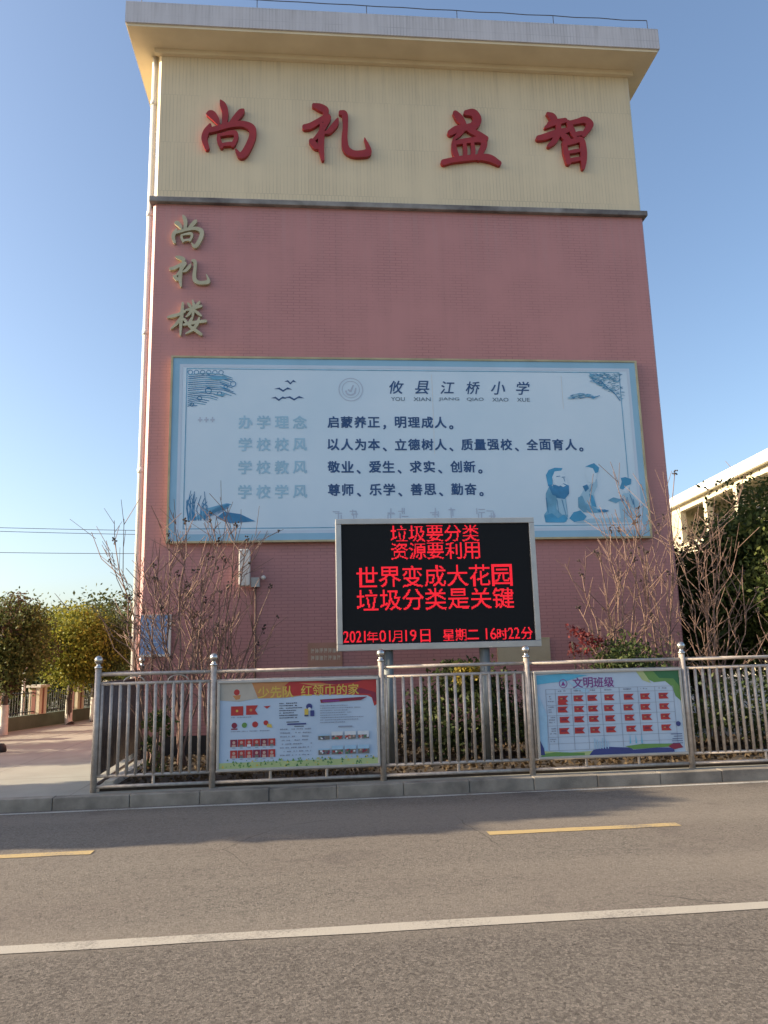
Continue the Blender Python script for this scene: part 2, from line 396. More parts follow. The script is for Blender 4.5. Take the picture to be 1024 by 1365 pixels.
def brush_glyph(strokes, flip_h, grid=150):
    """union of brush strokes (points with widths) as outline cells: returns cells and edge segments in unit space"""
    segs = []
    for st in strokes:
        p = np.array(st, float); k = len(p)
        ext = np.vstack([2 * p[0] - p[1], p, 2 * p[-1] - p[-2]])
        out = []
        for i in range(k - 1):
            a, b, c, d = ext[i:i + 4]
            for t in np.linspace(0, 1, 7)[:-1]:
                out.append(.5 * (2 * b + (c - a) * t + (2 * a - 5 * b + 4 * c - d) * t * t + (3 * b - a - 3 * c + d) * t ** 3))
        out.append(p[-1]); out = np.array(out); out[:, 2] = np.maximum(out[:, 2], 1.)
        segs += list(zip(out[:-1], out[1:]))
    allp = np.array([q for s in segs for q in s])
    x0, x1 = (allp[:, 0] - allp[:, 2] / 2).min() - 3, (allp[:, 0] + allp[:, 2] / 2).max() + 3
    y0, y1 = (allp[:, 1] - allp[:, 2] / 2).min() - 3, (allp[:, 1] + allp[:, 2] / 2).max() + 3
    nx = grid; ny = max(20, int(grid * (y1 - y0) / (x1 - x0)))
    gx, gy = np.meshgrid(np.linspace(x0, x1, nx), np.linspace(y0, y1, ny))
    D = np.full(gx.shape, 1e9)
    for a, b in segs:
        d = b[:2] - a[:2]; L2 = max((d ** 2).sum(), 1e-6)
        t = np.clip(((gx - a[0]) * d[0] + (gy - a[1]) * d[1]) / L2, 0, 1)
        D = np.minimum(D, np.hypot(gx - a[0] - t * d[0], gy - a[1] - t * d[1]) - (a[2] + (b[2] - a[2]) * t) / 2)
    ux = (gx - x0 - 3) / (x1 - x0 - 6); uy = 1 - (gy - y0 - 3) / (y1 - y0 - 6)
    cells, edges = [], []
    for i in range(ny - 1):
        for j in range(nx - 1):
            q = [(i + 1, j), (i + 1, j + 1), (i, j + 1), (i, j)]
            dv = [D[k] for k in q]
            if min(dv) >= 0: continue
            pv = [(ux[k], uy[k]) for k in q]
            if max(dv) < 0: cells.append(pv); continue
            poly, cut = [], []
            for n in range(4):
                m_ = (n + 1) % 4
                if dv[n] < 0: poly.append(pv[n])
                if (dv[n] < 0) != (dv[m_] < 0):
                    t = dv[n] / (dv[n] - dv[m_]); pt = (pv[n][0] + (pv[m_][0] - pv[n][0]) * t, pv[n][1] + (pv[m_][1] - pv[n][1]) * t)
                    poly.append(pt); cut.append(pt)
            if len(poly) >= 3: cells.append(poly)
            for n in range(0, len(cut) - 1, 2): edges.append((cut[n], cut[n + 1]))
    return cells, edges
def put_glyph(mb, glyph, x0, x1, z0, z1, y0, y1):
    cells, edges = glyph
    T = lambda p, y: (x0 + p[0] * (x1 - x0), y, z0 + p[1] * (z1 - z0))
    for c in cells: mb.add([T(p, y0) for p in c], [tuple(range(len(c)))])
    for a, b in edges: mb.add([T(a, y0), T(b, y0), T(b, y1), T(a, y1)], [(0, 1, 2, 3)])

G = .13   # level of the pavement above the road
# ------------------------------------------------------------------ ground, road, pavement
struct('ground', MB().add([(-2500, -2500, -.9), (2500, -2500, -.9), (2500, 2500, -.9), (-2500, 2500, -.9)], [(0, 1, 2, 3)]), m_earth)
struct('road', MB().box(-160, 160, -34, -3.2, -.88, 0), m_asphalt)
pv = MB()
poly = [(-60, -3.05), (70, -3.05), (70, 70), (12, 70), (-1.1, 17.8), (-4.84, 2.9), (-60, 2.9)]
n = len(poly)
pv.add([(x, y, G) for x, y in poly] + [(x, y, -.89) for x, y in poly], [tuple(range(n))] + [(i, (i + 1) % n, (i + 1) % n + n, i + n) for i in range(n)])
struct('pavement', pv, m_paving)
kb = MB(); x = -60.0
while x < 70:
    L = .82 if x < .2 else .76
    h = G + .004 + random.uniform(-.004, .004)
    kb.box(x + .0025, x + L - .0025, -3.2 + random.uniform(-.004, .004), -3.052, -.02, h); x += L
bevel(struct('kerb', kb, m_kerb), .009)
def strip(name, x0, x1, y, wd, m, z=.004, wob=.006):
    mb = MB(); xs = np.arange(x0, x1 + .01, .25 if x1 - x0 < 30 else .5); vs = []
    for q in xs: vs += [(q, y - wd / 2 + random.uniform(-wob, wob), z), (q, y + wd / 2 + random.uniform(-wob, wob), z)]
    mb.add(vs, [(2 * i, 2 * i + 2, 2 * i + 3, 2 * i + 1) for i in range(len(xs) - 1)])
    return struct(name, mb, m)
strip('white_road_line', -40, 50, -7.46, .135, m_white_paint, wob=.009)
for i in range(-4, 5): strip('yellow_road_dash', 4.23 + i * 5.13 - (0 if i >= 0 else .0), 4.23 + i * 5.13 + 1.78, -5.24, .13, m_yellow_paint)
strip('kerb_edge_line', -40, 50, -3.32, .07, m_thin_paint, wob=.012)
struct('garden_bed', MB().box(.27, 60, -2.88, -.03, G - .02, G + .03), m_soil)
ge = MB()
yy = -2.8
while yy < -.3: ge.box(.30, .40, yy, yy + .42, G + .02, G + .1); yy += .45
tag(obj('garden_edging', ge, m_lime), kind='structure')

# ------------------------------------------------------------------ the school block
W_, H1, H2 = 8.8, 9.36, 12.40
DEP = 26
sb = thing('school_building', (0, 0, G), 'tall pink school block with cream top storey and flat overhanging roof', 'building')
def corner_plan(ins): c = .055; return [(ins, DEP), (ins, c + ins), (c + ins, ins), (W_ - ins - .03, ins), (W_ - ins, .03 + ins), (W_ - ins, DEP)]
def extrude_plan(pl, z0, z1):
    n = len(pl); return MB().add([(x, y, z0) for x, y in pl] + [(x, y, z1) for x, y in pl], [tuple(range(n))[::-1], tuple(range(n, 2 * n))] + [(i, (i + 1) % n, (i + 1) % n + n, i + n) for i in range(n)])
obj('plinth', extrude_plan(corner_plan(.004), G - .1, .45), m_plinth, sb)
obj('pink_wall', extrude_plan(corner_plan(.0), .45, H1), m_pink, sb)
obj('cream_wall', extrude_plan(corner_plan(.012), H1 + .10, H2), m_cream, sb)
lg = MB(); lg.box(-.05, W_ + .06, -.085, DEP, H1, H1 + .10)
bevel(obj('ledge', lg, m_ledge, sb), .012)
rf = MB(); rf.box(-.45, 9.16, -.57, DEP + .5, H2 + .05, H2 + .47)
roof = obj('roof', rf, m_fascia, sb)
obj('soffit', MB().box(-.42, 9.13, -.54, DEP + .47, H2, H2 + .05), m_soffit, roof)
obj('roof_deck', MB().box(-.3, 9.0, -.4, DEP + .3, H2 + .47, H2 + .475), m_roof, roof)
# moulding where the soffit meets the wall
obj('cornice', MB().box(-.05, W_ + .05, -.07, .012, H2 - .09, H2), m_soffit, sb)
dp = MB(); dp.smooth = True
dp.tube([(-.075, .16, G), (-.075, .16, H2)], .052, 12)
for z in (2.2, 4.6, 7.0, 9.2, 11.4): dp.tube([(-.075, .16, z), (-.075, .16, z + .09)], .061, 12)
obj('downpipe', dp, m_pvc, sb)
lw = thing('lightning_wire', (4.2, -.5, H2 + .47), 'thin dark lightning wire on short stanchions along the roof edge', 'wire')
wr = MB(); wr.tube([(-.2 + i * .46, -.5, H2 + .70 - .012 * math.sin(i * 3.1)) for i in range(21)], .008, 5); obj('wire', wr, m_wire, lw)
for i, q in enumerate((-.2, 1.8, 3.75, 5.4, 7.2, 9.0)):
    obj('stanchion', MB().tube([(q, -.5, H2 + .46), (q, -.5, H2 + .70)], .007, 5), m_wire, lw)

# brush characters ----------------------------------------------------
SHANG = [[(386, 360, 6), (396, 378, 24), (404, 405, 24), (402, 446, 20)], [(336, 412, 8), (352, 412, 28), (368, 428, 24), (378, 444, 14)],
  [(472, 392, 10), (462, 402, 24), (444, 424, 24), (425, 444, 14)], [(348, 452, 10), (334, 478, 22), (328, 505, 22), (338, 536, 18)],
  [(336, 476, 16), (375, 464, 20), (420, 450, 20), (470, 444, 22), (504, 458, 28), (508, 486, 26), (496, 520, 26), (478, 552, 26), (462, 560, 20), (446, 540, 7)],
  [(380, 488, 10), (382, 508, 16), (392, 530, 14)], [(380, 490, 10), (410, 482, 14), (440, 478, 18), (446, 496, 16), (434, 524, 14)], [(392, 524, 12), (418, 520, 14), (440, 518, 12)]]
LI = [[(718, 382, 16), (740, 388, 26), (760, 398, 24), (756, 412, 12)], [(684, 462, 20), (706, 456, 22), (736, 438, 20), (768, 422, 22), (760, 446, 18), (738, 482, 16), (706, 518, 8)],
  [(746, 452, 16), (744, 490, 22), (742, 530, 22), (748, 574, 12)], [(804, 428, 8), (796, 446, 20), (774, 472, 18), (756, 480, 8)], [(708, 512, 20), (722, 528, 22), (734, 534, 10)],
  [(816, 404, 16), (830, 410, 22), (832, 450, 19), (828, 500, 22), (834, 535, 26), (858, 550, 24), (888, 550, 24), (912, 544, 26), (914, 526, 16), (902, 494, 5)]]
YI = [[(238, 408, 20), (250, 424, 28), (262, 440, 22)], [(276, 404, 18), (302, 404, 28), (314, 428, 30), (298, 452, 26)], [(216, 478, 20), (240, 464, 24), (276, 456, 22), (310, 446, 20)],
  [(266, 444, 16), (256, 470, 18), (228, 500, 10)], [(284, 466, 16), (312, 478, 22), (342, 492, 16)], [(226, 510, 12), (228, 538, 20), (236, 566, 18)], [(226, 514, 14), (270, 504, 18), (320, 498, 20), (334, 512, 22), (322, 538, 20), (312, 564, 16)],
  [(264, 512, 12), (266, 536, 15), (264, 564, 14)], [(292, 508, 12), (294, 536, 15), (290, 562, 14)], [(188, 582, 20), (216, 574, 18), (260, 566, 20), (310, 560, 20), (350, 562, 26), (382, 578, 18)]]
ZHI = [[(570, 412, 10), (586, 424, 26), (588, 442, 22), (560, 462, 10)], [(574, 450, 18), (600, 442, 20), (630, 434, 16)], [(532, 502, 18), (556, 496, 22), (592, 482, 22), (632, 470, 18)],
  [(606, 438, 16), (602, 474, 20), (588, 508, 20), (566, 528, 12)], [(612, 486, 14), (626, 496, 24), (640, 508, 16)], [(640, 440, 14), (648, 462, 22), (658, 488, 18)],
  [(644, 444, 16), (674, 436, 18), (700, 430, 24), (716, 444, 26), (704, 466, 20), (690, 484, 16)], [(656, 486, 14), (676, 480, 16), (696, 478, 14)],
  [(620, 514, 14), (624, 548, 20), (630, 584, 18)], [(622, 520, 14), (650, 510, 18), (680, 502, 20), (686, 530, 22), (684, 570, 22), (680, 602, 12)], [(636, 548, 11), (654, 544, 13), (672, 540, 11)], [(634, 578, 13), (652, 574, 15), (672, 570, 13)]]
LOU = [[(148, 551, 8), (168, 546, 15), (196, 538, 14), (224, 524, 12)], [(214, 486, 10), (212, 525, 16), (208, 580, 15), (207, 630, 7)], [(206, 552, 10), (190, 578, 14), (164, 602, 6)], [(218, 556, 8), (228, 566, 14), (238, 578, 9)],
  [(260, 474, 8), (266, 500, 15), (262, 542, 11)], [(230, 518, 8), (256, 512, 13), (300, 498, 11)], [(238, 486, 7), (246, 496, 14), (252, 504, 9)], [(292, 478, 7), (284, 490, 14), (274, 500, 8)], [(256, 518, 8), (246, 534, 13), (232, 548, 6)], [(270, 518, 8), (284, 530, 14), (300, 542, 9)],
  [(262, 546, 8), (252, 568, 15), (246, 586, 13), (270, 604, 15), (302, 626, 13)], [(292, 552, 8), (282, 580, 15), (262, 606, 13), (232, 624, 6)], [(222, 584, 10), (258, 576, 15), (290, 570, 14), (322, 566, 13)]]
GL = {k: brush_glyph(v, True) for k, v in dict(shang=SHANG, li=LI, yi=YI, zhi=ZHI, lou=LOU).items()}
def wall_char(key, x0, x1, z0, z1, y0, y1, m, label, group):
    o = MB(); put_glyph(o, GL[key], x0, x1, z0, z1, y0, y1)
    ob = obj('wall_character', o, m, loc=((x0 + x1) / 2, -.01, z0)); return tag(ob, label, 'character', group)
RG, GG = 'red brush characters on the cream wall', 'gold brush characters on the pink wall'
wall_char('shang', .81, 1.77, 10.25, 11.41, -.065, .008, m_red, 'large red brush character 尚, leftmost of the four on the cream wall', RG)
wall_char('li', 2.58, 3.82, 10.26, 11.42, -.065, .008, m_red, 'large red brush character 礼, second from the left on the cream wall', RG)
wall_char('yi', 5.07, 6.19, 10.26, 11.44, -.065, .008, m_red, 'large red brush character 益, third from the left on the cream wall', RG)
wall_char('zhi', 6.87, 7.99, 10.27, 11.44, -.065, .008, m_red, 'large red brush character 智, rightmost of the four on the cream wall', RG)
wall_char('shang', .34, .89, 8.51, 9.13, -.06, -.002, m_gold, 'small gold brush character 尚, topmost of the column on the pink wall', GG)
wall_char('li', .32, 1.01, 7.79, 8.36, -.06, -.002, m_gold, 'small gold brush character 礼, middle of the column on the pink wall', GG)
wall_char('lou', .31, .97, 6.91, 7.56, -.06, -.002, m_gold, 'small gold brush character 楼, lowest of the column above the billboard', GG)

# ------------------------------------------------------------------ blue and white billboard on the wall
BX0, BX1, BZ0, BZ1 = .42, 8.36, 3.41, 6.52
bb = thing('billboard', ((BX0 + BX1) / 2, -.05, BZ0), 'wide pale blue billboard with dark blue school mottoes on the pink wall', 'billboard')
m_bpanel = M('billboard_white', (.60, .73, .83), .36, c2=(.53, .68, .79), scale=.6, bmp=.18, bscale=1.6)
m_bblue = M('billboard_light_blue', (.28, .50, .66), .4, var=.12, scale=1)
m_bpale = M('billboard_pale_band', (.53, .64, .76), .4, var=.08, scale=1)
m_ink = M('dark_blue_ink', (.025, .085, .225), .5, var=.2)
m_ink2 = M('blue_ink', (.045, .24, .47), .5, var=.3, scale=5)
m_ink3 = M('mid_blue_ink', (.16, .42, .62), .5, var=.3, scale=5)
m_faded = M('faded_blue_ink', (.34, .56, .71), .5, var=.12, scale=3)
m_faint = M('faint_ink', (.45, .53, .65), .5, var=.1)
m_greyink = M('grey_blue_ink', (.13, .2, .28), .5)
obj('panel', MB().box(BX0 + .02, BX1 - .02, -.10, -.004, BZ0 + .02, BZ1 - .02), m_bpanel, bb)
bo = MB(); yb = -.103
def frame_rects(mb, x0, x1, z0, z1, wd, y):
    mb.rect(x0, x1, z0, z0 + wd, y); mb.rect(x0, x1, z1 - wd, z1, y); mb.rect(x0, x0 + wd, z0 + wd, z1 - wd, y); mb.rect(x1 - wd, x1, z0 + wd, z1 - wd, y)
frame_rects(bo, BX0 + .02, BX1 - .02, BZ0 + .02, BZ1 - .02, .11, yb); bo.cur = 1
frame_rects(bo, BX0 + .13, BX1 - .13, BZ0 + .13, BZ1 - .13, .05, yb); bo.cur = 2
frame_rects(bo, .66, 8.05, 3.62, 6.32, .014, yb)
obj('border', bo, [m_bblue, m_bpale, m_ink3], bb)
fr = MB()
for q in ((BX0 - .012, BX1 + .012, BZ0 - .012, BZ0 + .02), (BX0 - .012, BX1 + .012, BZ1 - .02, BZ1 + .012)): fr.box(q[0], q[1], -.118, -.001, q[2], q[3])
for q in ((BX0 - .012, BX0 + .02), (BX1 - .02, BX1 + .012)): fr.box(q[0], q[1], -.118, -.001, BZ0 + .02, BZ1 - .02)
obj('frame', fr, m_gold_edge, bb)
yt = -.104
for s, x0, x1, zc in (('启蒙养正，明理成人。', 2.95, 5.20, 5.40), ('以人为本、立德树人、质量强校、全面育人。', 2.95, 7.42, 5.015), ('敬业、爱生、求实、创新。', 2.95, 5.66, 4.635), ('尊师、乐学、善思、勤奋。', 2.95, 5.66, 4.25)):
    tx = MB(); row_text(tx, s, x0, x1, zc - .112, zc + .112, yt, .022, 0, .85); obj('motto_line', tx, m_ink, bb)
for s, zc in (('办学理念', 5.395), ('学校校风', 5.015), ('学校教风', 4.63), ('学校学风', 4.225)):
    ft = MB(); row_text(ft, s, 1.48, 2.66, zc - .13, zc + .13, yt, .02, 0, .74); obj('faded_heading', ft, m_faded, bb)
sm = MB(); sm.rect(4.742, 4.748, 4.85, 6.25, yt - .0006); sm.rect(7.0, 7.005, 5.65, 6.25, yt - .0006); obj('sheet_seam', sm, m_pvc, bb)
tt = MB(); row_text(tt, '攸县江桥小学', 3.92, 6.53, 5.90, 6.13, yt, .010, .2)
obj('title_text', tt, m_ink, bb)
pt = MB()
for s, x0, x1 in (('YOU', 4.04, 4.27), ('XIAN', 4.42, 4.71), ('JIANG', 4.85, 5.2), ('QIAO', 5.33, 5.62), ('XIAO', 5.77, 6.05), ('XUE', 6.2, 6.42)): put_text(pt, s, x0, x1, 5.775, 5.84, yt, .01)
obj('pinyin_text', pt, m_greyink, bb)
em = MB(); em.ring(3.365, 5.97, .205, .014, yt); em.ring(3.365, 5.97, .15, .01, yt)
em.line([(3.28, 5.95), (3.30, 5.89), (3.37, 5.87), (3.43, 5.9), (3.45, 6.0)], .03, yt); em.line([(3.32, 5.97), (3.36, 5.93), (3.41, 6.05)], .03, yt)
obj('school_emblem', em, m_faint, bb)
# faint row half hidden behind the display, no longer readable
fm = MB(); rr = random.Random(3)
for gx in (3.15, 3.35, 3.95, 4.17, 4.70, 4.95, 5.45, 5.65):
    for k in range(5):
        q = gx + rr.uniform(-.06, .06); zz = 3.84 + rr.uniform(-.06, .06)
        if k % 2: fm.rect(q - .055, q + .055, zz, zz + .016, yt - k * .0001)
        else: fm.rect(q, q + .016, zz - .05, zz + .05, yt - k * .0001)
for k in range(3): fm.rect(.86 + k * .1, .93 + k * .1, 5.42, 5.445, yt); fm.rect(.885 + k * .1, .905 + k * .1, 5.39, 5.48, yt - .0004)
obj('faint_text', fm, m_faint, bb)
bd = MB()   # small flying birds
for (x, z, s) in ((2.36, 6.08, .10), (2.24, 5.95, .15), (2.17, 5.79, .13), (2.42, 5.80, .17)):
    bd.flat([(x - s, z + .02), (x - s * .4, z + .045), (x, z), (x + s * .5, z + .05), (x + s, z + .01), (x + s * .4, z + .015), (x, z - .03), (x - s * .45, z + .015)], yt)
obj('birds_drawing', bd, m_ink, bb)
# tiled roof eave, upper left
re_ = MB(); rr = random.Random(11)
for i in range(6): re_.ring(.72 + i * .10, 6.25, .042, .010, yt, 14)
for i in range(17):
    z = 5.66 + i * .034; x1 = min(.86 + .075 * i, 1.42) + rr.uniform(-.07, .05); re_.cur = i % 3 == 1
    re_.line([(.69, z), (.69 + (x1 - .69) * .4, z + .022 + .012 * rr.random()), (.69 + (x1 - .69) * .75, z + .012), (x1, z + .02 - (x1 - .8) * .12)], .016, yt - .0004 - i * .0002)
re_.cur = 0
for (x, z, r_) in ((1.02, 5.93, .055), (1.42, 6.05, .05), (.88, 5.80, .04), (.76, 5.69, .035), (1.2, 5.88, .04), (1.3, 6.0, .035)): re_.ring(x, z, r_, .012, yt - .005, 14)
re_.cur = 1; re_.flat([(.95, 6.17), (1.28, 6.19), (1.36, 6.13), (1.12, 6.12)], yt - .0065); re_.flat([(1.1, 5.86), (1.3, 5.88), (1.26, 5.83)], yt - .0066)
obj('eave_drawing', re_, [m_ink2, m_ink3], bb)
pn = MB()   # pine boughs and bank, upper right
for k in range(260):
    u = rr.random(); x = 7.52 + u * .56; z = 6.29 - rr.random() ** 1.1 * (.13 + .34 * u) ; pn.cur = rr.choice((0, 1, 1, 2))
    s_ = rr.uniform(.012, .03); t_ = rr.uniform(-.02, .02); pn.flat([(x - s_ * 1.6, z - t_), (x, z - s_ * .35), (x + s_ * 1.6, z + t_), (x, z + s_ * .35)], yt - k * .00003)
pn.cur = 0; pn.line([(8.02, 5.80), (7.93, 5.93), (7.82, 6.02), (7.70, 6.16)], .018, yt - .006)
obj('pine_drawing', pn, [m_ink2, m_ink3, m_faded], bb); pn = MB()
for k in range(50):
    u = rr.random(); x = 7.12 + u * .5; z = 5.83 + rr.gauss(0, .018) + .07 * math.sin(u * 3); pn.cur = rr.choice((0, 1, 2))
    q = rr.uniform(.02, .06); pn.flat([(x - q, z), (x, z - .008), (x + q, z + .006), (x, z + .012)], yt - .007 - k * .00004)
pn.cur = 0; pn.line([(7.3, 5.84), (7.45, 5.87), (7.55, 5.85), (7.66, 5.89)], .016, yt - .01)
obj('river_bank_drawing', pn, [m_ink2, m_ink3, m_faded], bb)
bk = MB()   # open book with blades of grass, lower left
bk.cur = 1; bk.flat([(.80, 3.76), (1.02, 3.80), (1.42, 4.02), (1.34, 4.04), (1.0, 3.95)], yt)
bk.cur = 0; bk.flat([(1.18, 3.80), (1.40, 3.71), (1.80, 3.74), (1.56, 3.86), (1.3, 3.90)], yt - .0003)
bk.cur = 2; bk.flat([(1.02, 3.79), (1.18, 3.80), (1.30, 3.90), (1.2, 3.91)], yt - .0005)
bk.cur = 0
for k in range(20):
    x = .74 + rr.random() * .3; bk.line([(x, 3.76), (x + rr.uniform(-.05, .03), 3.95 + rr.random() * .1), (x + rr.uniform(-.07, .06), 4.0 + rr.random() * .25)], .013, yt - .001 - k * .0002)
for k in range(9): bk.line([(1.0, 3.80 + k * .006), (1.2, 3.86 + k * .014), (1.38, 3.97 + k * .008)], .006, yt - .006 - k * .0002)
obj('book_drawing', bk, [m_ink2, m_ink3, m_bpale], bb)
fg = MB()   # three seated ancient scholars, lower right
mats_f = [m_ink2, m_ink3, m_bpanel, M('scholar_blue', (.07, .36, .62), .5, var=.3, scale=4), m_faded]
def P(px, py):   # drawing sheet of the zoomed figure group -> wall metres
    return (6.44 + (px - 300) * .003375, 3.63 + (905 - py) * .00322)
def F(c, pts, k): fg.cur = c; fg.flat([P(*q) for q in pts], yt - k * .0004)
F(1, [(345, 740), (362, 705), (400, 690), (440, 720), (448, 800), (450, 860), (440, 888), (335, 888), (330, 850), (345, 830)], 0)
F(3, [(330, 855), (370, 842), (400, 868), (430, 850), (450, 872), (430, 892), (335, 890)], 1)
F(4, [(400, 760), (440, 740), (448, 850), (420, 850), (395, 820)], 1)
F(2, [(378, 640), (400, 612), (440, 615), (458, 650), (462, 690), (430, 705), (395, 690)], 1)
F(3, [(352, 640), (368, 612), (400, 600), (440, 602), (432, 616), (398, 620), (384, 650), (384, 690), (360, 700)], 2)
F(0, [(385, 690), (415, 700), (440, 684), (466, 696), (464, 740), (440, 768), (400, 762), (384, 735)], 3)
F(2, [(420, 694), (438, 688), (452, 696), (436, 704)], 4)
F(0, [(360, 690), (378, 690), (392, 750), (378, 744)], 4)
F(2, [(555, 640), (560, 600), (600, 595), (616, 640), (600, 680), (565, 680)], 1)
F(3, [(556, 596), (580, 584), (604, 576), (628, 600), (622, 625), (606, 630), (596, 604), (570, 596)], 2)
F(4, [(540, 720), (575, 690), (612, 660), (612, 700), (590, 740), (600, 820), (560, 838), (512, 820), (508, 770)], 0)
F(1, [(508, 760), (530, 750), (545, 790), (600, 820), (655, 828), (650, 838), (590, 842), (530, 838), (506, 812)], 2)
F(3, [(566, 740), (585, 750), (600, 812), (575, 806)], 3)
F(0, [(536, 700), (560, 690), (568, 712), (548, 730)], 3)
F(3, [(456, 870), (480, 838), (515, 828), (545, 860), (530, 880), (480, 890)], 1)
F(0, [(600, 826), (640, 824), (664, 832), (640, 840), (610, 838)], 4)
F(2, [(728, 690), (760, 672), (778, 700), (760, 740), (738, 730)], 1)
F(3, [(726, 712), (740, 676), (736, 656), (760, 652), (790, 662), (786, 690), (762, 700), (742, 720)], 2)
F(4, [(715, 780), (740, 740), (780, 735), (820, 790), (822, 870), (720, 870)], 0)
F(1, [(660, 776), (690, 760), (716, 768), (735, 772), (700, 792)], 2)
F(0, [(722, 772), (738, 764), (744, 778), (730, 784)], 3)
F(4, [(480, 895), (560, 872), (700, 868), (830, 880), (830, 892)], 0)
fg.cur = 0
for k, pts in enumerate(([(400, 770), (404, 840)], [(425, 770), (440, 850)], [(760, 760), (752, 860)], [(790, 770), (800, 860)], [(345, 760), (352, 840)], [(405, 648), (425, 645)], [(432, 652), (450, 650)], [(442, 655), (446, 675)], [(588, 690), (570, 730)], [(775, 745), (790, 800)])):
    fg.line([P(*q) for q in pts], .012, yt - .003 - k * .0003)
obj('scholars_drawing', fg, mats_f, bb)

# ------------------------------------------------------------------ LED display in the garden
ld = thing('display_board', (4.4, -2.0, G), 'black LED display in a silver frame showing lines of red characters', 'display board')
LX0, LX1, LZ0, LZ1 = 3.02, 5.775, 1.64, 3.41
fr = MB(); b_ = .075
fr.box(LX0, LX1, -2.06, -1.86, LZ0, LZ0 + b_ + .01); fr.box(LX0, LX1, -2.06, -1.86, LZ1 - b_, LZ1)
fr.box(LX0, LX0 + b_, -2.06, -1.86, LZ0 + b_ + .01, LZ1 - b_); fr.box(LX1 - b_, LX1, -2.06, -1.86, LZ0 + b_ + .01, LZ1 - b_)
fr.box(LX0 + b_, LX1 - b_, -1.9, -1.865, LZ0 + b_ + .01, LZ1 - b_)
bevel(obj('frame', fr, m_alu, ld), .006)
def led_screen():
    m, t, p = base_mat('led_screen')
    sp = t.nodes.new('ShaderNodeSeparateXYZ'); t.links.new(coord(t), sp.inputs[0])
    ml = node(t, 'ShaderNodeMath', operation='MULTIPLY'); ml.inputs[1].default_value = 62; t.links.new(sp.outputs[2], ml.inputs[0])
    fr_ = node(t, 'ShaderNodeMath', operation='FRACT'); t.links.new(ml.outputs[0], fr_.inputs[0])
    l = ramp(t, fr_.outputs[0], .75, .95)
    t.links.new(mix(t, l, (.003, .004, .006), (.008, .01, .013)), p.inputs['Base Color']); p.inputs['Roughness'].default_value = .6; p.inputs['Specular IOR Level'].default_value = .25
    bump(t, p, fr_.outputs[0], .3, .004)
    return m
obj('screen', MB().box(LX0 + b_ + .002, LX1 - b_ - .002, -2.035, -1.9, LZ0 + b_ + .012, LZ1 - b_ - .002), led_screen(), ld)
m_led = emit_mat('red_led', (1.0, .012, .03), .58)
def led_text(mb, body, x0, x1, z0, z1, pitch, bold=.0, cell=True):
    """every lit diode of the panel as a small square"""
    src = MB()
    if cell: row_text(src, body, x0, x1, z0, z1, 0, bold)
    else: put_text(src, body, x0, x1, z0, z1, 0, bold)
    V = np.array(src.v)[:, [0, 2]]
    nx = int(round((x1 - x0) / pitch)); nz = int(round((z1 - z0) / pitch))
    gx = x0 + (np.arange(nx) + .5) * pitch; gz = z0 + (np.arange(nz) + .5) * pitch
    X, Z = np.meshgrid(gx, gz); on = np.zeros(X.shape, bool)
    for f in src.f:
        for k in range(1, len(f) - 1):
            a, b, c = V[f[0]], V[f[k]], V[f[k + 1]]
            lo = np.minimum(np.minimum(a, b), c); hi = np.maximum(np.maximum(a, b), c)
            i0, i1 = np.searchsorted(gx, lo[0]), np.searchsorted(gx, hi[0]); j0, j1 = np.searchsorted(gz, lo[1]), np.searchsorted(gz, hi[1])
            if i1 <= i0 or j1 <= j0: continue
            x_, z_ = X[j0:j1, i0:i1], Z[j0:j1, i0:i1]
            s = lambda p, q: (q[0] - p[0]) * (z_ - p[1]) - (q[1] - p[1]) * (x_ - p[0])
            d1, d2, d3 = s(a, b), s(b, c), s(c, a)
            on[j0:j1, i0:i1] |= ((d1 >= 0) & (d2 >= 0) & (d3 >= 0)) | ((d1 <= 0) & (d2 <= 0) & (d3 <= 0))
    h = pitch * .42
    for j, i in zip(*np.nonzero(on)): mb.rect(gx[i] - h, gx[i] + h, gz[j] - h, gz[j] + h, -2.039)
lt = MB()
led_text(lt, '垃圾要分类', 3.76, 5.00, 3.085, 3.32, .0120, .004); led_text(lt, '资源要利用', 3.76, 5.00, 2.845, 3.08, .0120, .004)
led_text(lt, '世界变成大花园', 3.28, 5.44, 2.465, 2.765, .0125, .006); led_text(lt, '垃圾分类是关键', 3.28, 5.44, 2.155, 2.455, .0125, .006)
for s, x0, x1, cl in (('2021', 3.105, 3.40, 0), ('年', 3.41, 3.57, 1), ('01', 3.585, 3.73, 0), ('月', 3.74, 3.90, 1), ('19', 3.93, 4.08, 0), ('日', 4.10, 4.30, 1), ('星期二', 4.43, 4.93, 1), ('16', 5.02, 5.165, 0), ('时', 5.165, 5.325, 1), ('22', 5.33, 5.485, 0), ('分', 5.50, 5.675, 1)):
    led_text(lt, s, x0, x1, 1.735 if cl else 1.752, 1.905 if cl else 1.90, .0105, .007, bool(cl))
obj('lit_text', lt, m_led, ld)
for q in (3.70, 5.01):
    pm = MB(); pm.smooth = True; pm.tube([(q, -1.95, G - .02), (q, -1.95, LZ0 + .002)], .07, 16); po = obj('post', pm, m_grey_post, ld)
    obj('base_plate', MB().box(q - .13, q + .13, -2.08, -1.82, G + .03, G + .045), m_grey_post, po)

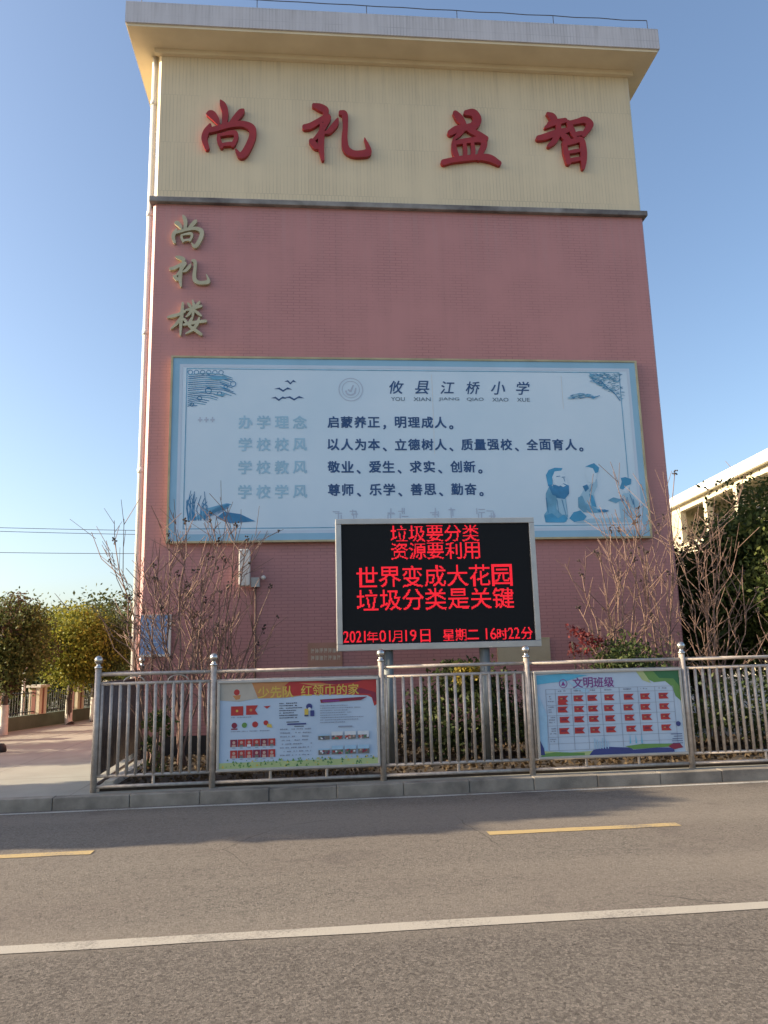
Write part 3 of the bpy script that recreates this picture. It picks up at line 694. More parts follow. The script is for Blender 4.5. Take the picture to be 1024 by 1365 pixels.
# ------------------------------------------------------------------ steel fence along the kerb
FY = -2.95
posts = [.22, 1.54, 3.515, 5.30, 7.285, 9.2, 11.1]
fe = thing('steel_fence', (.22, FY, G), 'dull stainless steel fence of round pickets with ball-topped posts along the kerb', 'fence')
def fence_post(x, y, parent, m=m_steel):
    mb = MB(); mb.smooth = True
    mb.tube([(x, y, G - .01), (x, y, 1.50)], .036, 14)
    p = obj('post', mb, m, parent)
    f = MB(); f.smooth = True
    f.lathe((x, y, 1.50), [(.036, 0), (.046, .006), (.046, .02), (.026, .032), (.024, .048)] + [(.05 * math.sin(R(t)), .098 - .05 * math.cos(R(t))) for t in range(28, 179, 15)], 16)
    obj('finial', f, m_ball, p)
    return p
for x in posts: fence_post(x, FY, fe)
def rail(x0, x1, z, r, m=m_steel, parent=fe):
    mb = MB(); mb.smooth = True; mb.tube([(x0, FY, z), (x1, FY, z)], r, 10); return obj('rail', mb, m, parent)
for i, (a0, a1) in enumerate(zip(posts[:-1], posts[1:])):
    x0, x1 = a0 + .03, a1 - .03; notice = i in (1, 3)
    rail(x0, x1, 1.435, .021)
    rail(x0, x1, .19, .019)
    for q in ((.33, .67) if notice else (.5,)):
        mb = MB(); mb.tube([(x0 + (x1 - x0) * q, FY, .19), (x0 + (x1 - x0) * q, FY, .305)], .017, 8); obj('stub', mb, m_steel, fe)
    rail(x0, x1, 1.325, .019); rail(x0, x1, .305, .018)
    for q in (x0 + .025, x1 - .025):
        mb = MB(); mb.smooth = True; mb.tube([(q, FY, .305), (q, FY, 1.325)], .017, 10); obj('stile', mb, m_steel, fe)
    if not notice:
        npk = {0: 11, 2: 15, 4: 18, 5: 18}[i]
        for k in range(npk):
            q = x0 + .025 + (x1 - x0 - .05) * (k + 1) / (npk + 1)
            mb = MB(); mb.smooth = True; mb.tube([(q, FY, .305), (q + random.uniform(-.003, .003), FY, 1.325)], .0195, 9); obj('picket', mb, m_steel, fe)
    # small scroll arcs between the two top rails
    for k in range(2 if i in (0,) else 0):
        xc = x0 + (x1 - x0) * (.3 + .4 * k); mb = MB(); mb.smooth = True
        mb.tube([(xc + .12 * math.cos(R(t)), FY, 1.335 + .075 * math.sin(R(t))) for t in range(0, 181, 20)], .007, 6); obj('scroll', mb, m_steel, fe)
sf = thing('side_fence', (.12, -1.5, G), 'dark side fence of close bars running from the corner post back to the building', 'fence')
SA, SB = Vector((.22, -2.9, 0)), Vector((.10, -.12, 0))
def sp_(t, z): q = SA.lerp(SB, t); return (q.x, q.y, z)
for z, r_ in ((1.435, .021), (1.325, .019), (.305, .018), (.19, .019)):
    mb = MB(); mb.smooth = True; mb.tube([sp_(0, z), sp_(1, z)], r_, 10); obj('rail', mb, m_steel2, sf)
for k in range(1, 25):
    mb = MB(); mb.smooth = True; mb.tube([sp_(k / 25, .305), sp_(k / 25, 1.325)], .02, 9); obj('picket', mb, m_steel2, sf)
fence_post(.10, -.08, sf, m_steel2)

# ------------------------------------------------------------------ notice boards hung in the fence
def notice_frame(root, x0, x1, z0, z1):
    f = MB()
    for q in ((x0 - .03, x1 + .03, z0 - .03, z0), (x0 - .03, x1 + .03, z1, z1 + .03)): f.box(q[0], q[1], FY - .052, FY + .02, q[2], q[3])
    for q in ((x0 - .03, x0), (x1, x1 + .03)): f.box(q[0], q[1], FY - .052, FY + .02, z0, z1)
    bevel(obj('frame', f, m_alu, root), .005)
def ink(name, c): return M(name, c, .45, var=.12, scale=8)
m_sheet = M('pale_blue_sheet', (.45, .55, .67), .32, c2=(.38, .49, .62), scale=2)
m_txt = ink('print_dark', (.06, .07, .12)); m_txt2 = ink('print_grey', (.25, .29, .38))
m_rd = ink('print_red', (.42, .03, .03)); m_or = ink('print_orange', (.5, .22, .08)); m_ye = ink('print_yellow', (.62, .45, .08))
m_gr = ink('print_green', (.12, .26, .07)); m_ltg = ink('print_light_green', (.40, .48, .22)); m_dr = ink('print_dark_red', (.22, .02, .05))
m_sk = ink('print_skin', (.5, .33, .27)); m_bl = ink('print_navy', (.035, .05, .2)); m_cy = ink('print_cyan', (.10, .42, .62)); m_pu = ink('print_purple', (.2, .04, .22))
m_dg = ink('print_deep_green', (.03, .15, .06)); m_pho = ink('print_photo', (.16, .15, .14)); m_wh = ink('print_white', (.6, .64, .68)); m_lb = ink('print_light_blue', (.33, .52, .68))
pal = [m_txt, m_txt2, m_rd, m_or, m_ye, m_gr, m_ltg, m_dr, m_sk, m_bl, m_cy, m_pu, m_dg, m_pho, m_wh, m_lb, ink('print_beige', (.44, .40, .34))]
TX, TX2, RD, OR, YE, GR, LTG, DR, SK, BL, CY, PU, DG, PH, WH, LB, BE = range(17)
class Sheet:
    """u, v (v from the top) on a notice"""
    def __init__(s, x0, x1, z0, z1): s.b = (x0, x1, z0, z1); s.mb = MB(); s.y = FY - .0335; s.r = random.Random(5)
    def p(s, u, v): x0, x1, z0, z1 = s.b; return (x0 + u * (x1 - x0), z1 - v * (z1 - z0))
    def poly(s, c, pts): s.mb.cur = c; s.y -= .00002; s.mb.flat([s.p(*q) for q in pts], s.y)
    def rect(s, c, u0, v0, u1, v1): s.poly(c, [(u0, v0), (u0, v1), (u1, v1), (u1, v0)])
    def disc(s, c, u, v, r): s.mb.cur = c; s.y -= .00002; x, z = s.p(u, v); s.mb.disc(x, z, r, r, s.y)
    def lines(s, c, u0, u1, v0, v1, n, h=.5, fill=.9, ragged=.4):
        for i in range(n):
            v = v0 + (v1 - v0) * i / n; hh = (v1 - v0) / n * h; u = u0; end = u1 - s.r.random() * ragged * (u1 - u0)
            while u < end:
                wd = s.r.uniform(.004, .012)
                if s.r.random() < fill: s.rect(c, u, v + hh * s.r.uniform(0, .25), min(u + wd, end), v + hh * s.r.uniform(.75, 1))
                u += wd + .0025
    def text(s, c, body, u0, u1, v0, v1, bold=.02): s.mb.cur = c; s.y -= .00005; a = s.p(u0, v1); b = s.p(u1, v0); row_text(s.mb, body, a[0], b[0], a[1], b[1], s.y, bold)
    def flag(s, c, u, v, w_, h): s.poly(c, [(u, v), (u, v + h), (u + w_, v + h), (u + w_ * .75, v + h / 2), (u + w_, v)])

N1 = (1.62, 3.45, .335, 1.295)
n1 = thing('notice_board', (2.54, FY, .33), 'notice board with orange and red banner heading, portraits and photographs', 'notice board', 'notice boards in the fence')
obj('panel', MB().box(N1[0], N1[1], FY - .03, FY + .015, N1[2], N1[3]), m_sheet, n1); notice_frame(n1, *N1)
s = Sheet(*N1)
s.poly(BE, [(0, 0), (0, .2), (.12, .22), (.3, .17), (.36, 0)])
s.poly(OR, [(.2, 0), (.24, .19), (.42, .19), (.62, .15), (.62, 0)])
s.poly(OR, [(.36, 0), (.40, .10), (.55, .07), (.65, 0)])
s.poly(RD, [(.44, 0), (.40, .06), (.46, .17), (.62, .165), (.80, .175), (.94, .19), (.97, .22), (.985, .32), (1, .30), (1, 0)])
s.poly(DR, [(.62, 0), (.70, .05), (.86, .03), (.93, .0)]); s.poly(DR, [(.78, .14), (.9, .1), (1, .16), (1, .26), (.985, .27), (.96, .18)])
s.poly(OR, [(.5, .02), (.6, .06), (.74, .05), (.64, .03)])
s.disc(RD, .105, .11, .034); s.poly(OR, [(.08, .15), (.1, .2), (.125, .19), (.13, .14)])
s.text(YE, '少先队', .235, .47, .055, .185, .012); s.rect(RD, .475, .125, .5, .135); s.text(YE, '红领巾的家', .51, .89, .05, .175, .012)
s.rect(RD, .07, .275, .147, .385); s.disc(YE, .108, .33, .014); s.flag(RD, .165, .27, .075, .11); s.disc(OR, .195, .325, .016); s.poly(RD, [(.275, .285), (.297, .315), (.32, .28)])
s.lines(TX2, .07, .24, .40, .42, 1, .6); s.disc(DR, .092, .50, .032); s.rect(DR, .072, .535, .112, .55); s.disc(GR, .155, .50, .03); s.disc(RD, .222, .495, .034); s.disc(RD, .29, .48, .028); s.poly(YE, [(.3, .49), (.295, .53), (.33, .54), (.325, .5)])
s.lines(TX2, .07, .33, .565, .585, 1, .6)
for rw, (v0, v1) in enumerate(((.665, .745), (.79, .875))):
    for k in range(6):
        u = .068 + k * .0475; s.rect(s.r.choice((DR, DR, RD, BL)), u, v0, u + .044, v1 + .005); s.disc(SK, u + .022, v0 + .035, .017); s.rect(s.r.choice((WH, SK, PH)), u + .01, v0 + .06, u + .034, v1 + .005); s.rect(TX2, u + .012, v1 + .015, u + .03, v1 + .022)
s.lines(TX, .375, .52, .25, .45, 7, .5, .9, .35); s.rect(TX, .42, .475, .5, .485); s.rect(BL, .425, .497, .545, .515); s.rect(TX, .47, .53, .53, .538)
s.disc(BL, .565, .305, .036); s.disc(WH, .566, .335, .02); s.rect(YE, .535, .33, .56, .4); s.rect(TX, .535, .4, .56, .42); s.rect(BL, .572, .35, .597, .42)
s.lines(TX2, .38, .585, .555, .90, 8, .42, .62, .12)
s.poly(DR, [(.635, .225), (.64, .265), (.9, .245), (.94, .205)]); s.rect(PU, .65, .235, .76, .255)
s.lines(TX2, .635, .93, .295, .52, 8, .4, .95, .45); s.rect(TX2, .75, .545, .84, .56)
for rw, (v0, v1) in enumerate(((.61, .70), (.775, .875))):
    for k in range(4):
        u = .622 + k * .084; s.rect(PH, u, v0 + (.03 if k == 0 else 0), u + .072, v1)
        s.rect(s.r.choice((WH, LB, LTG)), u, v0 + (.03 if k == 0 else 0), u + .072, v0 + .045)
        for j in range(9):
            q = u + s.r.random() * .06; vv = v0 + .04 + s.r.random() * (v1 - v0 - .06); s.rect(s.r.choice((RD, TX, DG, SK, WH, DR)), q, vv, q + .012, vv + .02)
s.rect(LTG, 0, .93, 1, 1)
for k in range(130):
    u = s.r.random() * .98; v = .90 + s.r.random() * .085; q = .006 + s.r.random() * .008; s.poly(s.r.choice((GR, GR, DG, YE, LTG)), [(u, v + q), (u + q * .6, v - q * 1.4), (u + q * 1.3, v + q)])
obj('poster_print', s.mb, pal, n1)

N2 = (5.40, 7.205, .335, 1.30)
n2 = thing('notice_board', (6.3, FY, .33), 'pale blue notice board with rows of small red pennants in a table', 'notice board', 'notice boards in the fence')
obj('panel', MB().box(N2[0], N2[1], FY - .03, FY + .015, N2[2], N2[3]), m_sheet, n2); notice_frame(n2, *N2)
s = Sheet(*N2)
s.poly(CY, [(0, .02), (0, .13), (.10, .11), (.2, .1), (.3, .05), (.36, .03), (.2, .0)]); s.poly(LB, [(.22, .1), (.27, .2), (.34, .26), (.36, .22), (.28, .12)])
s.poly(LB, [(.0, .2), (.0, .9), (.05, .95), (.06, .5)])
s.poly(GR, [(.74, 0), (.76, .08), (.82, .14), (.90, .13), (.945, .2), (.965, .32), (1, .38), (1, 0)]); s.poly(DG, [(.82, .0), (.86, .09), (.96, .1), (1, .2), (1, 0)])
s.poly(LTG, [(.70, 0), (.74, .11), (.8, .15), (.77, .06), (.75, 0)])
s.mb.cur = PU; cx_, cz_ = s.p(.185, .125); s.mb.ring(cx_, cz_, .052, .008, s.y - .0001); s.disc(LB, .185, .125, .03); s.poly(PU, [(.17, .15), (.185, .09), (.2, .15)])
s.text(PU, '文明班级', .25, .54, .06, .18, .015)
cols_ = (.175, .283, .382, .497, .63, .75, .88); rows_ = (.31, .44, .565, .70)
for v in (.19, .245, .385, .51, .635, .77, .85, .93): s.rect(TX2, .06, v, .95, v + .004)
for u in (.06, .125, .235, .335, .44, .57, .70, .82, .95): s.rect(TX2, u, .19, u + .003, .93)
for u in cols_: s.lines(TX2, u - .03, u + .03, .205, .235, 1, .7, .8, .2)
for j, v in enumerate(rows_):
    for u in cols_:
        du = s.r.uniform(-.006, .006); s.flag(RD, u - .035 + du, v - .035, .07, .072); s.rect(DR, u - .024 + du, v - .015, u + .012 + du, v + .012)
        if s.r.random() < .5: s.rect(OR, u - .02 + du, v - .008, u - .004 + du, v + .006)
    s.lines(TX2, .072, .115, v - .04, v + .05, 3, .6, .8, .1)
s.lines(TX2, .072, .115, .79, .84, 2, .6, .8, .1); s.flag(RD, .14, .335, .07, .05)
s.poly(LTG, [(.0, .93), (.0, 1), (.4, 1), (.36, .95), (.2, .96)]); s.poly(GR, [(.02, .965), (.1, .95), (.3, .97), (.3, 1), (.0, 1)])
s.poly(BL, [(.33, 1), (.36, .94), (.46, .91), (.62, .93), (.66, 1)]); s.poly(GR, [(.58, .91), (.7, .89), (.95, .9), (.95, .93), (.64, .95)]); s.poly(BL, [(.6, .96), (.8, .94), (.92, .95), (.92, 1), (.62, 1)])
s.poly(DR, [(.88, .93), (.92, .89), (.965, .9), (.985, .95), (.92, .97)]); s.disc(BL, .965, .66, .03)
for k in range(6): s.rect(LB, .37 + k * .018, .80 + .02 * (k % 3), .378 + k * .018, .93)
for k in range(3): s.poly(CY, [(.62 + k * .04, .76), (.615 + k * .04, .88), (.625 + k * .04, .88)])
for k in range(5): s.rect(BL, .9 + s.r.random() * .04, .78 + k * .028, .985, .787 + k * .028)
for (c, pts) in ((BL, [(.0, .8), (.025, .9), (.03, .98), (.0, .98)]),): s.poly(c, pts)
obj('poster_print', s.mb, pal, n2)

# ------------------------------------------------------------------ small things on the wall
wb = thing('wall_lamp', (1.64, -.02, 2.7), 'long white wall lamp housing with grey bracket box beside the bare shrubs', 'lamp')
b = MB(); b.prism([(1.555, 3.27), (1.555, 2.72), (1.575, 2.70), (1.705, 2.70), (1.725, 2.72), (1.725, 3.25), (1.70, 3.28), (1.58, 3.28)], -.22, -.06); bevel(obj('housing', b, m_pvc, wb), .012)
obj('bracket', MB().box(1.59, 1.69, -.06, -.001, 2.85, 3.1), m_grey_post, wb)
obj('junction_box', MB().box(1.735, 1.87, -.10, -.001, 2.69, 2.84), m_alu, wb)
cm = MB(); cm.smooth = True; cm.tube([(1.935, -.05, 2.84), (1.935, -.17, 2.83)], [.03, .034], 10); obj('sensor', cm, m_pvc, wb)
cd = MB(); cd.smooth = True; cd.tube([(1.80, -.03, .45), (1.80, -.03, 2.69)], .018, 8); obj('conduit', cd, m_bark, wb)
ws = thing('wall_sign', (.27, -.02, 1.65), 'blue sign panel with pale edge low at the left corner of the pink wall', 'sign')
m_bluesign = M('blue_panel', (.16, .27, .52), .2, c2=(.26, .38, .58), scale=3)
obj('panel', MB().box(.045, .475, -.05, -.002, 1.68, 2.28), m_bluesign, ws)
f = MB(); f.box(.045, .51, -.06, -.001, 1.645, 1.68); f.box(.475, .51, -.06, -.001, 1.68, 2.29); f.box(.045, .475, -.06, -.001, 2.28, 2.29); obj('edge', f, m_pvc, ws)
f = MB(); rr = random.Random(2)
for k in range(5): f.rect(.1, .42 - rr.random() * .12, 1.78 + k * .08, 1.79 + k * .08, -.052)
obj('print', f, m_bpale, ws)
pq = thing('wall_plaque', (2.88, -.02, 1.42), 'brownish plaque with two rows of pale lettering left of the LED display', 'plaque')
obj('panel', MB().box(2.62, 3.16, -.03, -.002, 1.42, 1.80), M('brown_plaque', (.44, .22, .16), .6, c2=(.38, .20, .13)), pq)
f = MB(); rr = random.Random(9)
for r_ in range(2):
    for k in range(7):
        q = 2.67 + k * .068; zz = 1.53 + r_ * .11
        f.rect(q, q + .011, zz, zz + .075, -.032); f.rect(q + .015, q + .05, zz + rr.random() * .05, zz + rr.random() * .02 + .055, -.0322)
        f.rect(q + .026, q + .036, zz, zz + .07, -.0324)
obj('worn_lettering', f, M('pale_letter', (.62, .5, .38), .6), pq)
p2 = thing('wall_plaque', (6.1, -.02, 1.42), 'pale yellowish plaque mostly hidden by the right edge of the LED display', 'plaque')
obj('panel', MB().box(5.65, 6.52, -.03, -.002, 1.42, 1.78), M('olive_plaque', (.50, .42, .28), .6, c2=(.44, .36, .24)), p2)
obj('rim', MB().box(5.65, 6.52, -.035, -.002, 1.78, 1.80), m_gold_edge, p2)

# ------------------------------------------------------------------ bare shrubs (winter crape myrtles)
def bare_shrub(base, tips, seed, label, lean=.0, twigs=8, group='leafless shrubs in the garden bed', h0=.5, rb=.018):
    rng = random.Random(seed)
    root = thing('bare_shrub', (base[0], base[1], G), label, 'shrub', group)
    st, tw = MB(), MB(); st.smooth = True
    for tip in tips:
        a = Vector((base[0] + rng.uniform(-.07, .07), base[1] + rng.uniform(-.07, .07), G)); t = Vector(tip)
        mid = a.lerp(t, .45) + Vector((rng.uniform(-.1, .1), rng.uniform(-.1, .1), 0)); mid.x = a.x + (mid.x - a.x) * .75; mid.y = a.y + (mid.y - a.y) * .75
        pts = []
        for k in range(9):
            s_ = k / 8; q = a * (1 - s_) ** 2 + mid * 2 * s_ * (1 - s_) + t * s_ ** 2
            pts.append(q + Vector((rng.uniform(-.045, .045), rng.uniform(-.045, .045), rng.uniform(-.03, .03))) * (1 if 0 < k < 8 else 0))
        rads = [rb * (1 - .66 * k / 8) for k in range(9)]
        st.tube(pts, rads, 6)
        for j in range(twigs):
            k = rng.randint(2, 7); o = pts[k].lerp(pts[min(k + 1, 8)], rng.random())
            ax = (pts[k] - pts[k - 1]).normalized(); L = (t - a).length * rng.uniform(.14, .34)
            d = (ax + Vector((rng.gauss(0, .8), rng.gauss(0, .6), rng.uniform(-.1, .3)))).normalized()
            m1 = o + d * L * .5 + Vector((0, 0, .02)); e_ = o + (d * .85 + Vector((0, 0, .35))).normalized() * L
            tw.cur = 0; tw.tube([o, m1, e_], [.0072, .0058, .0045], 4, False)
            for jj in range(3):
                o2 = o.lerp(e_, rng.uniform(.3, .95)); d2 = (d + Vector((rng.gauss(0, .6), rng.gauss(0, .6), .25))).normalized(); L2 = L * rng.uniform(.25, .6)
                tw.cur = 0; tw.tube([o2, o2 + d2 * L2], [.0048, .0036], 4, False)
                if rng.random() < .10:
                    tw.cur = 1
                    for q in range(5): c = o2 + d2 * L2 + Vector((rng.gauss(0, .011), rng.gauss(0, .011), rng.gauss(0, .014))); tw.lathe(tuple(c), [(.003, -.012), (.012, -.004), (.012, .005), (.003, .012)], 5)
        tw.cur = 1
        for q in range(9): c = t + Vector((rng.gauss(0, .018), rng.gauss(0, .018), rng.gauss(.01, .028))); tw.lathe(tuple(c), [(.003, -.014), (.013, -.005), (.013, .006), (.003, .014)], 5)
    obj('stem', st, m_bark, root); obj('twig', tw, [m_bark, m_seed], root)
    return root
bare_shrub((.52, -1.2), [(-.13, -1.1, 3.30), (.16, -1.3, 2.45), (.42, -1.0, 2.75), (.66, -1.2, 3.25), (.95, -1.35, 2.6), (.20, -1.3, 1.9), (1.0, -.9, 2.2)], 1, 'leafless shrub nearest the left building corner, one whip reaching past the wall')
bare_shrub((.92, -1.3), [(.45, -1.2, 2.9), (.92, -1.4, 3.5), (1.2, -1.1, 3.05), (1.5, -1.3, 2.6), (.6, -1.3, 2.3), (1.35, -1.2, 3.25), (.25, -1.2, 2.5)], 2, 'leafless shrub with upright stems behind the first fence panel, below the billboard corner')
bare_shrub((1.35, -1.0), [(.95, -1.1, 2.5), (1.42, -1.0, 3.0), (1.75, -1.0, 3.3), (2.1, -1.0, 2.6), (2.0, -1.0, 2.0), (1.15, -1.0, 2.4), (1.6, -1.1, 3.5), (.75, -1., 2.8)], 3, 'leafless reddish shrub under the white wall lamp, above the left notice board')
bare_shrub((7.25, -1.1), [(6.75, -1.1, 2.7), (7.0, -1.2, 3.0), (7.3, -1.0, 3.4), (7.55, -1.2, 2.9), (6.7, -1.0, 2.2), (7.45, -1.1, 3.2)], 4, 'leafless shrub leaning left in front of the lower right corner of the billboard', twigs=8)
bare_shrub((7.95, -1.0), [(7.45, -1.0, 3.4), (7.75, -1.2, 3.0), (8.3, -.9, 3.2), (8.42, -1.0, 4.3), (8.1, -1.1, 2.7), (7.7, -1.0, 3.5)], 5, 'tall leafless shrub at the right wall edge, its longest whip against the sky', twigs=8)
bare_shrub((8.65, -1.0), [(8.4, -1.0, 2.9), (8.75, -1.1, 3.1), (9.05, -1.0, 3.6), (9.35, -1.0, 2.7), (8.95, -1.0, 2.8), (9.5, -1.1, 2.4), (8.6, -1.0, 3.3)], 6, 'leafless shrub with pale stems in front of the dark evergreen at the right', twigs=8)
bare_shrub((9.7, -1.2), [(9.4, -1.2, 2.1), (9.95, -1.2, 2.4), (10.3, -1.1, 2.0), (9.7, -1.3, 2.5)], 7, 'short leafless shrub farthest right behind the end fence panel', twigs=5)

# ------------------------------------------------------------------ leafy plants in the bed
lf_dark = leaf_mat('dark_evergreen_leaf', [(.03, .05, .018), (.065, .095, .03), (.115, .13, .042), (.04, .06, .022)])
lf_mid = leaf_mat('mid_green_leaf', [(.045, .065, .018), (.09, .12, .03), (.16, .165, .045), (.06, .085, .024)])
lf_yel = leaf_mat('yellow_green_leaf', [(.085, .11, .02), (.22, .235, .035), (.36, .325, .05), (.14, .175, .03)], .38)
lf_red = leaf_mat('red_leaf', [(.16, .02, .025), (.22, .04, .04), (.10, .02, .02)])
lf_dry = leaf_mat('dry_leaf', [(.07, .045, .025), (.045, .03, .018), (.12, .085, .05)])
lf_gold = leaf_mat('golden_leaf', [(.30, .22, .03), (.38, .28, .05), (.2, .17, .03)])
rng = np.random.default_rng(4)
def shrub(name, base, r, h, n, m, label, cat='shrub', cone=0., size=.035, group=None, stems=5, z0=.06, spread=.3):
    root = thing(name, (base[0], base[1], G), label, cat, group)
    pts = crown_points(rng, (base[0], base[1], G + z0 + h / 2), (r[0], r[1], h / 2), n, max(12, n // 55), spread, cone)
    pts = pts[pts[:, 2] > G + .03]
    leaf_cloud('foliage', pts, size, m, root, rng)
    st = MB()
    for k in range(stems):
        t = random.random() * 6.28; st.tube([(base[0] + .03 * math.cos(t), base[1] + .03 * math.sin(t), G - .02), (base[0] + r[0] * .4 * math.cos(t), base[1] + r[1] * .4 * math.sin(t), G + z0 + h * .55)], [.014, .005], 5)
    obj('stem', st, m_bark2, root)
    return root
shrub('round_shrub', (4.78, -1.35), (.92, .5), 1.22, 5200, lf_dark, 'dense dark shrub behind the middle fence panel under the LED display', size=.04, cone=.35)
shrub('golden_shrub', (4.78, -1.78), (.22, .15), .30, 500, lf_gold, 'small golden leaved tuft peeping over the middle fence panel below the LED display', size=.03, z0=1.0, stems=4)
shrub('conical_shrub', (7.26, -1.35), (.86, .55), 1.58, 6500, lf_dark, 'dark dome shaped evergreen shrub rising above the right notice board', size=.035, cone=.55)
shrub('red_shrub', (6.62, -1.2), (.34, .2), .5, 330, lf_red, 'sparse red leaved shrub beside the dome shaped evergreen above the right notice board', size=.03, z0=1.3, stems=6)
shrub('low_shrub', (.78, -2.2), (.2, .2), .85, 420, lf_mid, 'thin green sapling behind the first fence panel at the left', size=.035, stems=2)
shrub('low_shrub', (3.85, -1.6), (.3, .3), .7, 900, lf_dry, 'dry brown leaved shrub by the left foot of the LED display', size=.03)
shrub('low_shrub', (5.85, -1.6), (.45, .35), .8, 1500, lf_dark, 'low dark shrub by the right foot of the LED display', size=.035)
shrub('low_shrub', (2.5, -1.7), (.9, .4), .55, 1800, lf_dark, 'low spreading dark shrub behind the left notice board', size=.035)
shrub('hedge', (9.3, -1.9), (1.7, .4), 1.05, 5200, lf_dark, 'clipped dark hedge behind the end fence panel at the right', 'hedge', size=.035)
shrub('hedge', (12.6, -1.7), (1.6, .5), 1.0, 3200, lf_mid, 'mid green hedge running on beyond the last fence post', 'hedge', size=.04)
pts = np.column_stack([rng.uniform(.45, 12, 5200), rng.uniform(-2.75, -.2, 5200), G + .035 + np.abs(rng.normal(0, .03, 5200))])
gc = leaf_cloud('leaf_litter', pts, .035, lf_dry, None, rng, .6); tag(gc, 'brown fallen leaves scattered over the garden soil', 'leaf litter', kind='stuff')

# ------------------------------------------------------------------ trees
def tree(name, base, top, r, crown_z, n, m, label, group=None, size=.07, trunk_r=.07, lime=0., limbs=6, bark=None, seed=1, clumps=None, cone=0., spread=.28, z_g=G, forks=False, shell=.5, extra=None):
    rg = np.random.default_rng(seed); rd = random.Random(seed)
    root = thing(name, (base[0], base[1], z_g), label, 'tree', group)
    bark = bark or m_bark2
    th = (crown_z - z_g) + (top - crown_z) * .25
    t = MB(); t.smooth = True
    zz = [z_g - .05, z_g + .08, z_g + th * .45, z_g + th]
    pts = [Vector((base[0] + rd.uniform(-.03, .03), base[1] + rd.uniform(-.03, .03), z)) for z in zz]
    t.tube(pts, [trunk_r * 1.45, trunk_r * 1.1, trunk_r * .95, trunk_r * .8], 9)
    for k in range(limbs):
        an = 6.283 * k / limbs + rd.uniform(-.4, .4); o = pts[2].lerp(pts[3], .35 + .65 * rd.random()); rr_ = rd.uniform(.35, .8)
        e_ = Vector((base[0] + r[0] * rr_ * math.cos(an), base[1] + r[1] * rr_ * math.sin(an), crown_z + (top - crown_z) * rd.uniform(.35, .85)))
        mdl = o.lerp(e_, .5) + Vector((0, 0, -.06 * (top - crown_z) * rd.random())); t.tube([o, mdl, e_], [trunk_r * .55, trunk_r * .35, trunk_r * .12], 6)
        for j in range(3):
            o2 = mdl.lerp(e_, rd.random()); e2 = o2 + Vector((rd.gauss(0, .3) * r[0], rd.gauss(0, .3) * r[1], rd.uniform(.1, .4) * (top - crown_z) * .5)); t.tube([o2, e2], [trunk_r * .2, trunk_r * .06], 5)
    tr = obj('trunk', t, bark, root)
    if lime:
        l = MB(); l.smooth = True; l.tube([(pts[0].x, pts[0].y, z_g), (pts[1].x, pts[1].y, z_g + .08), (pts[1].x * .6 + pts[2].x * .4, pts[1].y * .6 + pts[2].y * .4, z_g + lime)], [trunk_r * 1.5, trunk_r * 1.16, trunk_r * 1.06], 12, False)
        obj('limewash_band', l, m_lime, tr)
    c = (base[0], base[1], (crown_z + top) / 2)
    P_ = crown_points(rg, c, (r[0], r[1], (top - crown_z) / 2), n, clumps or max(16, n // 90), spread, cone, shell)
    leaf_cloud('crown', P_, size, m, root, rg)
    if extra:
        m2, n2_ = extra; P_ = crown_points(rg, c, (r[0] * .95, r[1] * .95, (top - crown_z) / 2 * .95), n2_, 14, spread * .8, cone, shell); leaf_cloud('yellow_leaves', P_, size, m2, root, rg)
    return root
ROW = 'limewashed trees along the pavement'
tree('pavement_tree', (-3.87, 5.18), 3.05, (.82, .85), 1.0, 13000, lf_mid, 'leftmost pavement tree, dark brownish crown cut by the photo edge, whitewashed trunk', ROW, .042, .075, .62, 7, seed=21, extra=(lf_dry, 2200))
tree('pavement_tree', (-3.26, 7.66), 3.0, (.78, .85), 1.0, 15000, lf_yel, 'yellow-green pavement tree with whitewashed trunk, between the two cream pillars', ROW, .042, .075, .6, 8, seed=22)
tree('pavement_tree', (-2.90, 8.4), 2.95, (.78, .9), 1.0, 14000, lf_dark, 'dark green pavement tree with whitewashed trunk, partly behind the fence corner post', ROW, .042, .08, .6, 7, seed=23, extra=(lf_yel, 1200))
tree('pavement_tree', (-2.0, 10.6), 2.75, (.95, .95), .9, 14000, lf_mid, 'pavement tree beside the white downpipe, farthest along the row and half hidden by the building', ROW, .045, .08, .6, 6, seed=24, extra=(lf_yel, 4000))
tree('roadside_tree', (-5.1, 2.6), 3.4, (.85, .9), .9, 7000, lf_mid, 'sparse tree just off the left edge, casting streaks of shade over the pavement', None, .06, .07, .6, 6, seed=25)
tree('roadside_tree', (-7.2, .9), 3.9, (1.0, .9), 1.0, 8000, lf_mid, 'wider tree off the left edge of the view with its shade on the near pavement', None, .06, .07, .6, 6, seed=26)
tree('shade_tree', (-9.8, -3.3), 6.5, (2.5, 1.5), 1.4, 70000, lf_dark, 'big evergreen tree off the left edge whose shadow lies along the kerb', None, .15, .16, .9, 9, seed=27, cone=.35, clumps=260, spread=.15, shell=.15)
BG = 'trees beyond the low wall'
specs = [(-15.5, 17, 4.20, 2.4, lf_dark, 'broad dark tree beyond the low wall at the far left'), (-11.5, 19, 4.15, 2.2, lf_mid, 'mid green tree beyond the low wall above the parked car'),
 (-8.2, 17.5, 4.10, 2.0, lf_dark, 'dark tree behind the leftmost pavement tree'), (-5.6, 20, 4.25, 2.3, lf_dark, 'dark tall tree behind the yellow-green pavement tree'),
 (-2.9, 18.5, 3.70, 1.9, lf_mid, 'green tree behind the dark pavement tree'), (-.2, 20.5, 3.80, 2.2, lf_dark, 'dark tree far behind the white downpipe'), (-9.5, 27, 4.50, 3.0, lf_dark, 'farthest dark tree on the left skyline'), (-3.5, 30, 4.30, 3.0, lf_dark, 'rounded far tree on the skyline next to the building')]
